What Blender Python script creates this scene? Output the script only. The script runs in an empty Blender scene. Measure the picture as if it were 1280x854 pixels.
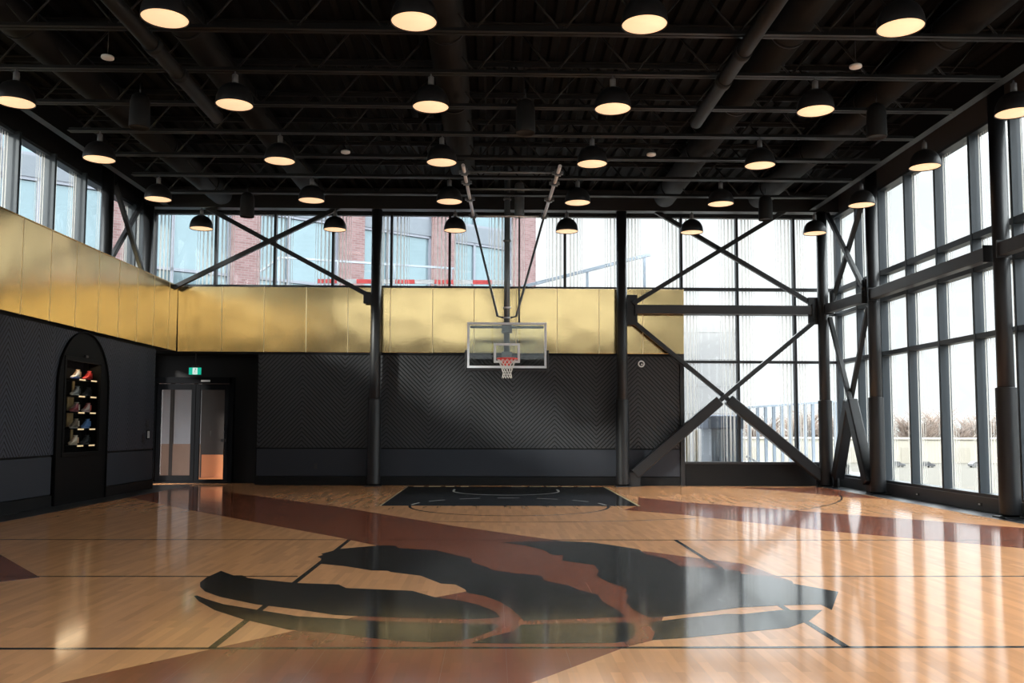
import bpy, bmesh, math, random
from mathutils import Vector, Matrix

random.seed(7)
C = bpy.context.scene.collection
PI = math.pi

# ------------------------------------------------------------------ helpers
class MB:
    """collects shapes and links them as one mesh object"""
    def __init__(self):
        self.bm = bmesh.new()
    def face(self, pts, mi=0):
        vs = [self.bm.verts.new(p) for p in pts]
        f = self.bm.faces.new(vs); f.material_index = mi
        return f
    def hexa(self, v, mi=0):
        vs = [self.bm.verts.new(p) for p in v]
        for q in ((0,3,2,1),(4,5,6,7),(0,1,5,4),(1,2,6,5),(2,3,7,6),(3,0,4,7)):
            f = self.bm.faces.new([vs[i] for i in q]); f.material_index = mi
        return self
    def box(self, x0, x1, y0, y1, z0, z1, mi=0):
        return self.hexa([(x0,y0,z0),(x1,y0,z0),(x1,y1,z0),(x0,y1,z0),(x0,y0,z1),(x1,y0,z1),(x1,y1,z1),(x0,y1,z1)], mi)
    def bar(self, p0, p1, w, h, up=(0,0,1), mi=0):
        p0, p1 = Vector(p0), Vector(p1); d = (p1-p0).normalized(); up = Vector(up)
        s = d.cross(up)
        if s.length < 1e-4: s = d.cross(Vector((1,0,0)))
        s.normalize(); u = s.cross(d).normalized()
        a, b = s*w/2, u*h/2
        return self.hexa([p0-a-b, p0+a-b, p1+a-b, p1-a-b, p0-a+b, p0+a+b, p1+a+b, p1-a+b], mi)
    def ring(self, c, ax, r, n, ref=None, sq=1.0):
        ax = Vector(ax).normalized()
        s = ax.cross(Vector(ref) if ref else Vector((0,0,1)))
        if s.length < 1e-4: s = ax.cross(Vector((1,0,0)))
        s.normalize(); t = ax.cross(s)
        return [self.bm.verts.new(Vector(c) + s*(r*math.cos(2*PI*i/n)) + t*(r*sq*math.sin(2*PI*i/n))) for i in range(n)]
    def skin(self, rings, caps=True, closed=False, mi=0):
        n = len(rings[0]); m = len(rings)
        for k in range(m if closed else m-1):
            a, b = rings[k], rings[(k+1) % m]
            for i in range(n):
                f = self.bm.faces.new([a[i], a[(i+1)%n], b[(i+1)%n], b[i]]); f.smooth = True; f.material_index = mi
        if caps and not closed:
            self.bm.faces.new(list(reversed(rings[0]))).material_index = mi
            self.bm.faces.new(rings[-1]).material_index = mi
        return self
    def tube(self, pts, r, n=12, caps=True, closed=False):
        pts = [Vector(p) for p in pts]; rs = []; m = len(pts)
        ref = None
        for k, p in enumerate(pts):
            if closed: d = pts[(k+1)%m] - pts[k-1]
            else: d = pts[min(k+1,m-1)] - pts[max(k-1,0)]
            if ref is None:
                ref = Vector((0,0,1)) if abs(d.normalized().z) < .9 else Vector((1,0,0))
            rr = r[k] if isinstance(r, (list,tuple)) else r
            rs.append(self.ring(p, d, rr, n, ref))
        return self.skin(rs, caps, closed)
    def lathe(self, prof, c=(0,0,0), n=32):
        """profile of (radius, z); open ends unless radius 0"""
        c = Vector(c); rs = []
        for r, z in prof:
            if r < 1e-5: rs.append([self.bm.verts.new(c+Vector((0,0,z)))])
            else: rs.append([self.bm.verts.new(c+Vector((r*math.cos(2*PI*i/n), r*math.sin(2*PI*i/n), z))) for i in range(n)])
        for a, b in zip(rs, rs[1:]):
            for i in range(n):
                j = (i+1) % n
                q = [a[i % len(a)], a[j % len(a)], b[j % len(b)], b[i % len(b)]]
                q2 = []
                for v in q:
                    if v not in q2: q2.append(v)
                if len(q2) > 2:
                    f = self.bm.faces.new(q2); f.smooth = True
        return self
    def prism(self, poly, z0, z1):
        """polygon in xy extruded in z"""
        a = [self.bm.verts.new((x,y,z0)) for x,y in poly]; b = [self.bm.verts.new((x,y,z1)) for x,y in poly]
        n = len(poly)
        self.bm.faces.new(list(reversed(a))); self.bm.faces.new(b)
        for i in range(n): self.bm.faces.new([a[i], a[(i+1)%n], b[(i+1)%n], b[i]])
        return self
    def prism_ax(self, poly, ax, a0, a1):
        """polygon (u,z) extruded along x (u=y) or along y (u=x)"""
        f = (lambda u,z,a: (a,u,z)) if ax == 'x' else (lambda u,z,a: (u,a,z))
        a = [self.bm.verts.new(f(u,z,a0)) for u,z in poly]; b = [self.bm.verts.new(f(u,z,a1)) for u,z in poly]
        n = len(poly)
        self.bm.faces.new(a); self.bm.faces.new(list(reversed(b)))
        for i in range(n): self.bm.faces.new([a[i], b[i], b[(i+1)%n], a[(i+1)%n]])
        return self
    def build(self, name, mat, parent=None, bevel=0, loc=None, segs=2):
        bmesh.ops.recalc_face_normals(self.bm, faces=self.bm.faces[:])
        me = bpy.data.meshes.new(name); self.bm.to_mesh(me); self.bm.free()
        o = bpy.data.objects.new(name, me); C.objects.link(o)
        for m in (mat if isinstance(mat, (list,tuple)) else [mat]): me.materials.append(m)
        if parent: o.parent = parent
        if loc: o.location = loc
        if bevel:
            b = o.modifiers.new('bevel','BEVEL'); b.width = bevel; b.segments = segs; b.limit_method = 'ANGLE'
        return o

def tag(o, label=None, cat=None, group=None, kind=None):
    if label: o['label'] = label
    if cat: o['category'] = cat
    if group: o['group'] = group
    if kind: o['kind'] = kind
    return o
def thing(name, label, cat, loc=(0,0,0), rz=0, group=None, kind=None):
    o = bpy.data.objects.new(name, None); C.objects.link(o); o.empty_display_size = .2
    o.location = loc; o.rotation_euler = (0,0,rz)
    return tag(o, label, cat, group, kind)
def dup(root, loc, label, group=None, rz=None):
    r = root.copy(); C.objects.link(r); r.location = loc; r['label'] = label
    if rz is not None: r.rotation_euler = (0,0,rz)
    if group: r['group'] = group
    for ch in list(root.children):
        c = ch.copy(); C.objects.link(c); c.parent = r
        for g in list(ch.children):
            d = g.copy(); C.objects.link(d); d.parent = c
    return r

# ---------------------------------------------------------------- materials
def nt(name):
    m = bpy.data.materials.new(name); m.use_nodes = True
    t = m.node_tree; return m, t, t.nodes, t.links, t.nodes['Principled BSDF']
def mat(name, col, rough=.5, metal=0, spec=.5, noise=0, nscale=20, bump=0, bscale=80, emit=None, estr=0, coat=0):
    m, t, N, L, b = nt(name)
    b.inputs['Base Color'].default_value = (*col, 1); b.inputs['Roughness'].default_value = rough
    b.inputs['Metallic'].default_value = metal; b.inputs['Specular IOR Level'].default_value = spec
    b.inputs['Coat Weight'].default_value = coat
    if emit: b.inputs['Emission Color'].default_value = (*emit,1); b.inputs['Emission Strength'].default_value = estr
    tc = N.new('ShaderNodeTexCoord')
    if noise:
        n = N.new('ShaderNodeTexNoise'); n.inputs['Scale'].default_value = nscale; n.inputs['Detail'].default_value = 4
        L.new(tc.outputs['Object'], n.inputs['Vector'])
        mx = N.new('ShaderNodeMix'); mx.data_type = 'RGBA'
        mx.inputs['A'].default_value = (*[c*(1-noise) for c in col],1); mx.inputs['B'].default_value = (*[min(1,c*(1+noise)) for c in col],1)
        L.new(n.outputs['Fac'], mx.inputs['Factor']); L.new(mx.outputs['Result'], b.inputs['Base Color'])
    if bump:
        n2 = N.new('ShaderNodeTexNoise'); n2.inputs['Scale'].default_value = bscale; n2.inputs['Detail'].default_value = 3
        L.new(tc.outputs['Object'], n2.inputs['Vector'])
        bp = N.new('ShaderNodeBump'); bp.inputs['Strength'].default_value = bump; bp.inputs['Distance'].default_value = .01
        L.new(n2.outputs['Fac'], bp.inputs['Height']); L.new(bp.outputs['Normal'], b.inputs['Normal'])
    return m
def math_n(N, L, op, a, b=None, c=None):
    n = N.new('ShaderNodeMath'); n.operation = op
    for i, v in enumerate((a, b, c)):
        if v is None: continue
        if isinstance(v, (int,float)): n.inputs[i].default_value = v
        else: L.new(v, n.inputs[i])
    return n.outputs[0]

def wood(name, tint, coat_ior=2.2, var=.25):
    """strip flooring, boards running in depth, under a glossy finish"""
    m, t, N, L, b = nt(name)
    tc = N.new('ShaderNodeTexCoord'); mp = N.new('ShaderNodeMapping'); mp.inputs['Rotation'].default_value = (0,0,PI/2)
    L.new(tc.outputs['Object'], mp.inputs['Vector'])
    br = N.new('ShaderNodeTexBrick'); br.offset = .37; br.offset_frequency = 2
    br.inputs['Scale'].default_value = 1; br.inputs['Brick Width'].default_value = .62; br.inputs['Row Height'].default_value = .066
    br.inputs['Mortar Size'].default_value = .0012; br.inputs['Mortar Smooth'].default_value = .3; br.inputs['Bias'].default_value = 0
    br.inputs['Color1'].default_value = (0,0,0,1); br.inputs['Color2'].default_value = (1,1,1,1); br.inputs['Mortar'].default_value = (.4,.4,.4,1)
    L.new(mp.outputs['Vector'], br.inputs['Vector'])
    gm = N.new('ShaderNodeMapping'); gm.inputs['Scale'].default_value = (26, 1.6, 1)
    L.new(tc.outputs['Object'], gm.inputs['Vector'])
    gn = N.new('ShaderNodeTexNoise'); gn.inputs['Scale'].default_value = 1; gn.inputs['Detail'].default_value = 5
    L.new(gm.outputs['Vector'], gn.inputs['Vector'])
    fac = math_n(N, L, 'ADD', math_n(N, L, 'MULTIPLY', br.outputs['Color'], .62), math_n(N, L, 'MULTIPLY', gn.outputs['Fac'], .38))
    mx = N.new('ShaderNodeMix'); mx.data_type = 'RGBA'
    mx.inputs['A'].default_value = (*[c*(1-var) for c in tint],1); mx.inputs['B'].default_value = (*[c*(1+var*.8) for c in tint],1)
    L.new(fac, mx.inputs['Factor'])
    # panel joints every 1.22 m
    sp = N.new('ShaderNodeSeparateXYZ'); L.new(tc.outputs['Object'], sp.inputs[0])
    pj = math_n(N, L, 'LESS_THAN', math_n(N, L, 'FRACT', math_n(N, L, 'DIVIDE', math_n(N, L, 'ADD', sp.outputs['X'], 30), .4066)), .006)
    m2 = N.new('ShaderNodeMix'); m2.data_type = 'RGBA'; m2.inputs['B'].default_value = (.45,.42,.38,1)
    L.new(math_n(N, L, 'MULTIPLY', pj, .22), m2.inputs['Factor']); L.new(mx.outputs['Result'], m2.inputs['A'])
    L.new(m2.outputs['Result'], b.inputs['Base Color'])
    b.inputs['Roughness'].default_value = .5; b.inputs['Specular IOR Level'].default_value = .05
    b.inputs['Coat Weight'].default_value = 1; b.inputs['Coat Roughness'].default_value = .095; b.inputs['Coat IOR'].default_value = coat_ior
    wm = N.new('ShaderNodeMapping'); wm.inputs['Scale'].default_value = (7, .55, 1)
    L.new(tc.outputs['Object'], wm.inputs['Vector'])
    wn = N.new('ShaderNodeTexNoise'); wn.inputs['Scale'].default_value = 1; wn.inputs['Detail'].default_value = 2
    L.new(wm.outputs['Vector'], wn.inputs['Vector'])
    bp = N.new('ShaderNodeBump'); bp.inputs['Strength'].default_value = .012; bp.inputs['Distance'].default_value = .012
    L.new(wn.outputs['Fac'], bp.inputs['Height'])
    L.new(bp.outputs['Normal'], b.inputs['Coat Normal'])
    return m

def chevron(name, axis, u0, col, line, half=1.08):
    """dark felt with fine chevron grooves; axis: world axis the wall runs along"""
    m, t, N, L, b = nt(name)
    tc = N.new('ShaderNodeTexCoord'); sp = N.new('ShaderNodeSeparateXYZ'); L.new(tc.outputs['Object'], sp.inputs[0])
    u = sp.outputs[axis]; z = sp.outputs['Z']
    pp = math_n(N, L, 'PINGPONG', math_n(N, L, 'ADD', u, 216*half-u0), half)
    d = math_n(N, L, 'FRACT', math_n(N, L, 'DIVIDE', math_n(N, L, 'ADD', math_n(N, L, 'SUBTRACT', z, math_n(N, L, 'MULTIPLY', pp, line)), 20), .112))
    g = math_n(N, L, 'LESS_THAN', d, .27)
    nz = N.new('ShaderNodeTexNoise'); nz.inputs['Scale'].default_value = 90; nz.inputs['Detail'].default_value = 3; L.new(tc.outputs['Object'], nz.inputs['Vector'])
    mx = N.new('ShaderNodeMix'); mx.data_type = 'RGBA'
    mx.inputs['A'].default_value = (*[c*.75 for c in col],1); mx.inputs['B'].default_value = (*[c*1.25 for c in col],1)
    L.new(nz.outputs['Fac'], mx.inputs['Factor'])
    m2 = N.new('ShaderNodeMix'); m2.data_type = 'RGBA'; m2.inputs['B'].default_value = (*[c*.08 for c in col],1)  # shade in the depth of the grooves, painted as darker felt colour
    L.new(g, m2.inputs['Factor']); L.new(mx.outputs['Result'], m2.inputs['A']); L.new(m2.outputs['Result'], b.inputs['Base Color'])
    b.inputs['Roughness'].default_value = .62; b.inputs['Specular IOR Level'].default_value = .35
    tri = math_n(N, L, 'MINIMUM', math_n(N, L, 'MULTIPLY', math_n(N, L, 'ABSOLUTE', math_n(N, L, 'SUBTRACT', d, .11)), 6), 1)
    bp = N.new('ShaderNodeBump'); bp.inputs['Strength'].default_value = .8; bp.inputs['Distance'].default_value = .02
    L.new(tri, bp.inputs['Height']); L.new(bp.outputs['Normal'], b.inputs['Normal'])
    return m

def brass_mat():
    m, t, N, L, b = nt('brushed_brass')
    b.inputs['Base Color'].default_value = (.74,.54,.255,1); b.inputs['Metallic'].default_value = 1; b.inputs['Roughness'].default_value = .18
    tc = N.new('ShaderNodeTexCoord')
    n = N.new('ShaderNodeTexNoise'); n.inputs['Scale'].default_value = .9; n.inputs['Detail'].default_value = 1; L.new(tc.outputs['Object'], n.inputs['Vector'])
    mp = N.new('ShaderNodeMapping'); mp.inputs['Scale'].default_value = (2,2,55); L.new(tc.outputs['Object'], mp.inputs['Vector'])
    f = N.new('ShaderNodeTexNoise'); f.inputs['Scale'].default_value = 1; f.inputs['Detail'].default_value = 2; L.new(mp.outputs['Vector'], f.inputs['Vector'])
    b1 = N.new('ShaderNodeBump'); b1.inputs['Strength'].default_value = .22; b1.inputs['Distance'].default_value = .08; L.new(n.outputs['Fac'], b1.inputs['Height'])
    b2 = N.new('ShaderNodeBump'); b2.inputs['Strength'].default_value = .02; b2.inputs['Distance'].default_value = .01; L.new(f.outputs['Fac'], b2.inputs['Height'])
    L.new(b1.outputs['Normal'], b2.inputs['Normal']); L.new(b2.outputs['Normal'], b.inputs['Normal'])
    return m

def glass_mat(name, trans=(.90,.93,.93), frit=False, frit_op=.8, refl=1.0):
    m = bpy.data.materials.new(name); m.use_nodes = True; t = m.node_tree; N, L = t.nodes, t.links
    N.remove(N['Principled BSDF']); out = N['Material Output']
    tr = N.new('ShaderNodeBsdfTransparent'); tr.inputs['Color'].default_value = (*trans,1)
    gl = N.new('ShaderNodeBsdfGlossy'); gl.inputs['Roughness'].default_value = .01
    fr = N.new('ShaderNodeFresnel'); fr.inputs['IOR'].default_value = 1.5
    ge = N.new('ShaderNodeNewGeometry')      # one reflection at the front skin, none inside the pane
    mx = N.new('ShaderNodeMixShader')
    L.new(math_n(N, L, 'MULTIPLY', math_n(N, L, 'MULTIPLY', fr.outputs[0], refl), math_n(N, L, 'SUBTRACT', 1, ge.outputs['Backfacing'])), mx.inputs[0])
    L.new(tr.outputs[0], mx.inputs[1]); L.new(gl.outputs[0], mx.inputs[2])
    last = mx
    if frit:
        uv = N.new('ShaderNodeTexCoord'); sp = N.new('ShaderNodeSeparateXYZ'); L.new(uv.outputs['UV'], sp.inputs[0])
        cr = N.new('ShaderNodeValToRGB'); cr.color_ramp.interpolation = 'CONSTANT'
        st = [(.070,.100),(.130,.160),(.195,.217),(.250,.259),(.288,.294),(.695,.701),(.733,.743),(.785,.808),(.850,.880),(.915,.950)]
        el = cr.color_ramp.elements
        el[0].position = 0; el[0].color = (0,0,0,1); el[1].position = .9999; el[1].color = (0,0,0,1)
        for a, c in st:
            e = el.new(a); e.color = (1,1,1,1); e = el.new(c); e.color = (0,0,0,1)
        L.new(sp.outputs['X'], cr.inputs['Fac'])
        tl = N.new('ShaderNodeBsdfTranslucent'); tl.inputs['Color'].default_value = (.50,.50,.47,1)
        df = N.new('ShaderNodeBsdfDiffuse'); df.inputs['Color'].default_value = (.60,.60,.57,1)
        ms = N.new('ShaderNodeMixShader'); ms.inputs[0].default_value = .5; L.new(tl.outputs[0], ms.inputs[1]); L.new(df.outputs[0], ms.inputs[2])
        m3 = N.new('ShaderNodeMixShader'); L.new(math_n(N, L, 'MULTIPLY', cr.outputs['Color'], frit_op), m3.inputs[0])
        L.new(mx.outputs[0], m3.inputs[1]); L.new(ms.outputs[0], m3.inputs[2]); last = m3
    L.new(last.outputs[0], out.inputs['Surface'])
    return m

def brick_mat(name):
    m, t, N, L, b = nt(name)
    tc = N.new('ShaderNodeTexCoord'); mp = N.new('ShaderNodeMapping'); mp.inputs['Rotation'].default_value = (PI/2,0,0)
    L.new(tc.outputs['Object'], mp.inputs['Vector'])
    br = N.new('ShaderNodeTexBrick'); br.inputs['Scale'].default_value = 1; br.inputs['Brick Width'].default_value = .24; br.inputs['Row Height'].default_value = .085
    br.inputs['Mortar Size'].default_value = .008
    br.inputs['Color1'].default_value = (.105,.050,.050,1); br.inputs['Color2'].default_value = (.145,.083,.084,1); br.inputs['Mortar'].default_value = (.15,.13,.13,1)
    L.new(mp.outputs['Vector'], br.inputs['Vector']); L.new(br.outputs['Color'], b.inputs['Base Color'])
    b.inputs['Roughness'].default_value = .85
    return m

M = {}
M['maple'] = wood('maple_boards', (.95,.455,.20), var=.21)
M['stain'] = wood('red_brown_stained_boards', (.31,.080,.034), var=.14)
M['ink'] = wood('black_stained_boards', (.006,.0065,.0075), var=.2)
M['lineblk'] = wood('black_line_paint', (.010,.0095,.0095), var=.1)
M['lineyel'] = mat('pale_gold_line_paint', (.62,.52,.28), .3, coat=.6)
M['linegry'] = mat('light_grey_line_paint', (.5,.49,.46), .3, coat=.6)
M['border'] = mat('black_rubber_border', (.014,.015,.018), .35, bump=.15)
M['blackwall'] = mat('matt_black_wall', (.0035,.0036,.0042), .6, spec=.25)
M['chev_back'] = chevron('charcoal_chevron_felt_back', 'X', -3.83, (.034,.035,.0385), 1.0)
M['chev_left'] = chevron('charcoal_chevron_felt_left', 'Y', 15.6, (.040,.045,.060), 1.2, .5)
M['felt'] = mat('charcoal_felt', (.024,.027,.035), .7, spec=.3, noise=.35, nscale=120, bump=.2, bscale=150)
M['brass'] = brass_mat()
M['seam'] = mat('pale_brass_seam', (.86,.70,.42), .45, metal=1)
M['steel'] = mat('black_painted_steel', (.013,.0135,.015), .42, spec=.4, bump=.05, bscale=60)
M['steelgrey'] = mat('charcoal_painted_steel', (.026,.0255,.026), .45, spec=.4)
M['curb'] = mat('grey_curb_panel', (.05,.05,.054), .5)
M['ceil'] = mat('black_metal_deck', (.0019,.0018,.0018), .75, spec=.12)
M['tube'] = mat('dark_tube_paint', (.0065,.0062,.006), .6, spec=.25, bump=.1, bscale=25)
M['joist'] = mat('black_joist_paint', (.007,.0066,.0064), .5, spec=.28)
M['duct'] = mat('black_duct_paint', (.0034,.0032,.0031), .65, spec=.2, bump=.1, bscale=25)
M['sleeve'] = mat('ribbed_black_padding', (.009,.0095,.011), .42, spec=.4)
M['mull'] = mat('slate_grey_aluminium', (.022,.030,.038), .42, spec=.35)
M['mullback'] = mat('dark_grey_aluminium', (.015,.017,.02), .42)
M['glass'] = glass_mat('clear_glass')
M['frit'] = glass_mat('fritted_glass', frit=True)
M['shade'] = mat('black_lamp_shade', (.011,.0105,.011), .42, spec=.4)
M['stemgrey'] = mat('grey_lamp_stem', (.12,.12,.125), .4)
M['warm'] = mat('warm_lit_diffuser', (.9,.8,.65), .5, emit=(1.0,.63,.36), estr=.97)
M['white'] = mat('white_plastic', (.72,.72,.70), .4)
M['boardframe'] = mat('silver_backboard_frame', (.80,.83,.87), .35)
M['boardwhite'] = mat('white_board_marking', (.82,.84,.85), .4)
M['boardglass'] = glass_mat('backboard_glass', (.93,.97,.96), refl=.7)
M['rubber'] = mat('black_edge_padding', (.012,.012,.014), .5)
M['red'] = mat('red_rim_paint', (.90,.06,.045), .35)
M['net'] = mat('white_net_cord', (.85,.83,.78), .7)
M['chrome'] = mat('bright_galvanised_steel', (.78,.79,.82), .32, metal=.5)
M['mast'] = mat('dark_mast_steel', (.13,.145,.155), .35, metal=.3)
M['green'] = mat('green_lit_sign_face', (.0,.3,.2), .4, emit=(.01,.45,.30), estr=.9)
M['signwhite'] = mat('white_lit_sign_panel', (.8,.8,.8), .4, emit=(.75,.95,.88), estr=.75)
M['figure'] = mat('dark_green_figure', (.0,.06,.035), .5)
M['cabinet'] = mat('black_lacquered_wood', (.0045,.0042,.0042), .65, spec=.1)
M['cabwood'] = mat('warm_oak_lining', (.42,.27,.12), .5, noise=.2, nscale=14)
M['strip'] = mat('warm_strip_light', (.9,.7,.45), .4, emit=(1,.66,.36), estr=.95)
M['doorblk'] = mat('black_door_frame', (.004,.0045,.0055), .7, spec=.06)
M['corrwall'] = mat('pale_grey_corridor_paint', (.40,.41,.45), .6, noise=.12, nscale=2)
M['corrdado'] = mat('brown_grey_corridor_dado', (.30,.19,.14), .6, noise=.1, nscale=3)
M['corrwood'] = mat('brown_corridor_panelling', (.024,.013,.009), .5, noise=.3, nscale=6)
M['corrfloor'] = mat('orange_corridor_floor', (.58,.21,.08), .5)
M['brick'] = brick_mat('red_brick')
M['bglass'] = mat('sky_tinted_building_glass', (.15,.21,.235), .08, metal=.45, spec=.8, noise=.25, nscale=.5)
M['spandrel'] = mat('blue_grey_metal_panel', (.09,.105,.125), .45)
M['bframe'] = mat('dark_building_window_frame', (.13,.14,.17), .5)
M['roof'] = mat('pale_roof', (.35,.35,.35), .8)
M['concrete'] = mat('pale_concrete_block', (.21,.205,.205), .85, noise=.07, nscale=3)
M['cream'] = mat('cream_render', (.20,.185,.155), .9, noise=.05, nscale=.1)
M['cream2'] = mat('cream_trim', (.17,.155,.13), .9)
M['joint'] = mat('grey_block_joint', (.29,.29,.29), .9)
M['ground'] = mat('dry_grass_and_gravel', (.046,.040,.030), .95, noise=.25, nscale=.25)
M['terrace'] = mat('pale_terrace_paving', (.30,.30,.30), .9, noise=.06, nscale=2)
M['galv'] = mat('galvanised_rail', (.19,.22,.26), .5)
M['barred'] = mat('red_barrier_paint', (.50,.06,.06), .5)
M['barwhite'] = mat('white_barrier_paint', (.45,.45,.47), .5)
M['container'] = mat('weathered_blue_grey_metal', (.24,.26,.30), .6, noise=.2, nscale=3)
M['containertop'] = mat('dark_blue_tarp', (.13,.15,.20), .7, noise=.3, nscale=4)
M['lumber'] = mat('pale_timber', (.36,.28,.18), .7, noise=.2, nscale=8)
M['pinkbrick'] = mat('stacked_pink_brick', (.34,.23,.2), .85, noise=.2, nscale=9)
M['bark'] = mat('grey_brown_bark', (.16,.12,.10), .9)
M['twig'] = mat('winter_twigs', (.19,.145,.12), .9)
M['tyre'] = mat('black_tyre', (.03,.03,.03), .7)

# ------------------------------------------------------------- main levels
XL, XG = -8.20, -8.13          # left wall face, left brass face
YB, YG = 22.90, 22.83          # back wall face, back brass face
YR = -7.0                      # rear wall
GB, GT = 3.40, 5.08            # brass band bottom / top
HEAD = 7.08                    # window head
DECK = 7.62
FX0, FX1 = -7.63, 8.36         # timber floor edges

# ------------------------------------------------------------------- floor
m = MB(); m.box(-9.6, 9.3, YR, 23.85, -.12, 0)
floor = tag(m.build('floor', M['maple']), 'glossy maple basketball floor with dark graphic inlays', 'floor', kind='structure')
def flat(name, poly, z, mt, parent=floor):
    m = MB(); m.prism(poly, -.002, z)
    return m.build(name, mt, parent)
flat('border_strip', [(-9.6,YR),(FX0,YR),(FX0,YB),(-9.6,YB)], .0004, M['border'])
flat('border_strip', [(FX1,YR),(9.2,YR),(9.2,23.0),(FX1,23.0)], .0004, M['border'])
STAIN = {
 'a': [(-7.63,18.97),(-5.45,16.16),(-2.14,12.28),(-1.48,11.42),(-.51,10.15),(-.04,9.53),(.20,9.22),(1.03,8.06),(1.18,7.22),(1.32,8.06),(1.31,10.21),(.89,11.91),(.84,11.95),(-.60,13.65),(-2.95,16.89),(-5.98,20.41),(-7.63,22.45)],
 'b': [(-6.86,0),(-2.54,5.38),(-1.48,6.69),(-1.07,7.21),(-.50,8.00),(-.26,8.25),(.19,8.75),(.99,9.03),(1.32,8.06),(1.37,7.21),(1.14,6.40),(.90,6.19),(.23,5.36),(-4.1,0)],
 'c': [(3.11,19.14),(3.89,17.95),(5.88,15.82),(8.36,13.1),(8.36,9.65),(6.68,11.18),(4.88,13.02),(3.32,15.35),(2.38,16.28),(2.77,17.12)],
 'd': [(-7.63,12.97),(-4.49,9.03),(-7.63,5.76)],
 'e': [(1.82,10.93),(2.25,10.46),(2.78,9.92),(2.94,8.80),(2.57,9.32),(2.05,9.53),(1.97,10.21),(1.81,10.65)],
 'f': [(5.81,22.44),(8.36,22.13),(8.29,18.83),(7.72,19.24),(6.91,21.13)]}
for k, (n, p) in enumerate(STAIN.items()): flat('stained_band', p, (.0004+.0001*k), M['stain'])
EMB = {
 'paddle': [(-2.83,9.43),(-2.62,9.15),(-2.53,9.15),(-2.43,8.99),(-1.90,8.71),(-1.47,8.63),(-1.37,8.44),(-.74,8.30),(-.52,8.00),(-.28,7.84),(-.14,7.68),(-.01,7.46),(.04,7.29),(.06,7.15),(-.10,7.09),(-.26,7.09),(-.73,7.15),(-1.07,7.21),(-1.27,7.26),(-1.60,7.47),(-2.01,7.69),(-2.41,8.02),(-2.62,8.27),(-2.74,8.50),(-2.82,8.74),(-2.85,9.03)],
 'claw': [(-2.65,8.06),(-2.63,8.08),(-2.50,7.92),(-2.28,7.69),(-1.95,7.47),(-1.55,7.21),(-1.25,7.13),(-.91,7.03),(-.84,7.02),(-.30,6.95),(.04,6.91),(.05,6.83),(-.01,6.68),(-.14,6.47),(-.27,6.38),(-.43,6.34),(-.65,6.39),(-.88,6.48),(-1.21,6.65),(-1.51,6.74),(-1.95,7.10),(-2.28,7.45),(-2.53,7.82)],
 'tail': [(.22,6.90),(.52,6.93),(1.02,6.98),(1.06,6.97),(1.08,6.87),(1.06,6.68),(1.01,6.47),(.94,6.36),(.85,6.32),(.32,6.30),(-.15,6.32),(-.01,6.52),(.15,6.68)],
 'feather': [(-2.03,10.44),(-1.99,10.58),(-2.03,10.67),(-1.88,11.10),(-1.45,11.42),(-1.23,11.42),(-1.19,11.18),(-.70,10.99),(-.42,10.54),(-.24,10.30),(-.24,10.03),(-.05,9.65),(-.02,9.50),(.19,9.31),(.50,9.13),(.50,8.86),(.58,8.74),(.73,8.57),(.79,8.34),(.95,8.12),(.95,7.77),(1.03,7.46),(1.06,7.17),(.45,7.06),(.25,7.04),(.22,7.15),(.15,7.49),(.06,7.78),(-.08,8.05),(-.23,8.19),(-.26,8.38),(-.36,8.63),(-.50,8.68),(-.73,9.13),(-1.06,9.36),(-1.10,9.44),(-1.27,9.46),(-1.60,9.75),(-1.89,9.91),(-1.96,10.30)],
 'wing': [(.08,11.76),(.89,11.87),(1.27,11.73),(1.48,11.51),(1.80,11.07),(1.82,10.67),(1.99,10.29),(2.02,9.75),(2.20,9.69),(2.43,9.58),(2.60,9.42),(2.57,9.27),(2.79,9.08),(2.94,8.80),(2.91,8.66),(3.05,8.45),(3.18,8.24),(2.81,7.43),(2.80,7.66),(2.44,7.62),(2.07,7.53),(1.57,7.27),(1.26,7.13),(1.20,7.25),(1.16,7.50),(1.15,7.78),(1.22,8.08),(1.20,8.21),(1.26,8.40),(1.12,8.75),(1.06,9.03),(1.06,9.22),(1.11,9.40),(1.11,9.81),(.78,10.13),(.82,10.54),(.69,10.60),(.62,10.99),(.42,11.39)],
 'lobe': [(1.13,6.40),(1.20,6.66),(1.21,6.97),(1.54,7.14),(1.90,7.28),(2.02,7.27),(2.38,7.43),(2.73,7.43),(2.48,7.03),(2.23,6.78),(1.82,6.63),(1.38,6.46)]}
for n, p in EMB.items(): flat('emblem_piece', p, .0016, M['ink'])
KX0, KX1, KY0, KY1 = -2.13, 2.77, 17.06, 22.42
flat('key_paint', [(KX0,KY0),(KX1,KY0),(KX1,KY1),(KX0,KY1)], .0015, M['ink'])
def line(p0, p1, w, mt=None, z=.0013):
    p0, p1 = Vector((*p0,0)), Vector((*p1,0)); d = (p1-p0).normalized(); s = Vector((-d.y,d.x,0))*w/2
    return flat('court_line', [(q.x,q.y) for q in (p0-s,p1-s,p1+s,p0+s)], z, mt or M['lineblk'])
def arc(cx, cy, r, a0, a1, w, mt=None, z=.0021, n=48):
    o, i = [], []
    for k in range(n+1):
        a = a0+(a1-a0)*k/n
        o.append((cx+(r+w/2)*math.cos(a), cy+(r+w/2)*math.sin(a))); i.append((cx+(r-w/2)*math.cos(a), cy+(r-w/2)*math.sin(a)))
    return flat('court_line', o+i[::-1], z, mt or M['lineblk'])
line((FX0,11.98),(FX1,11.98),.045)
line((FX0,9.09),(-1.96,9.09),.045); line((2.5,9.09),(FX1,9.09),.045)
line((FX0,6.19),(FX1,6.19),.05)
line((-1.91,11.98),(-1.91,6.19),.055); line((2.44,11.98),(2.44,6.19),.055)
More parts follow.
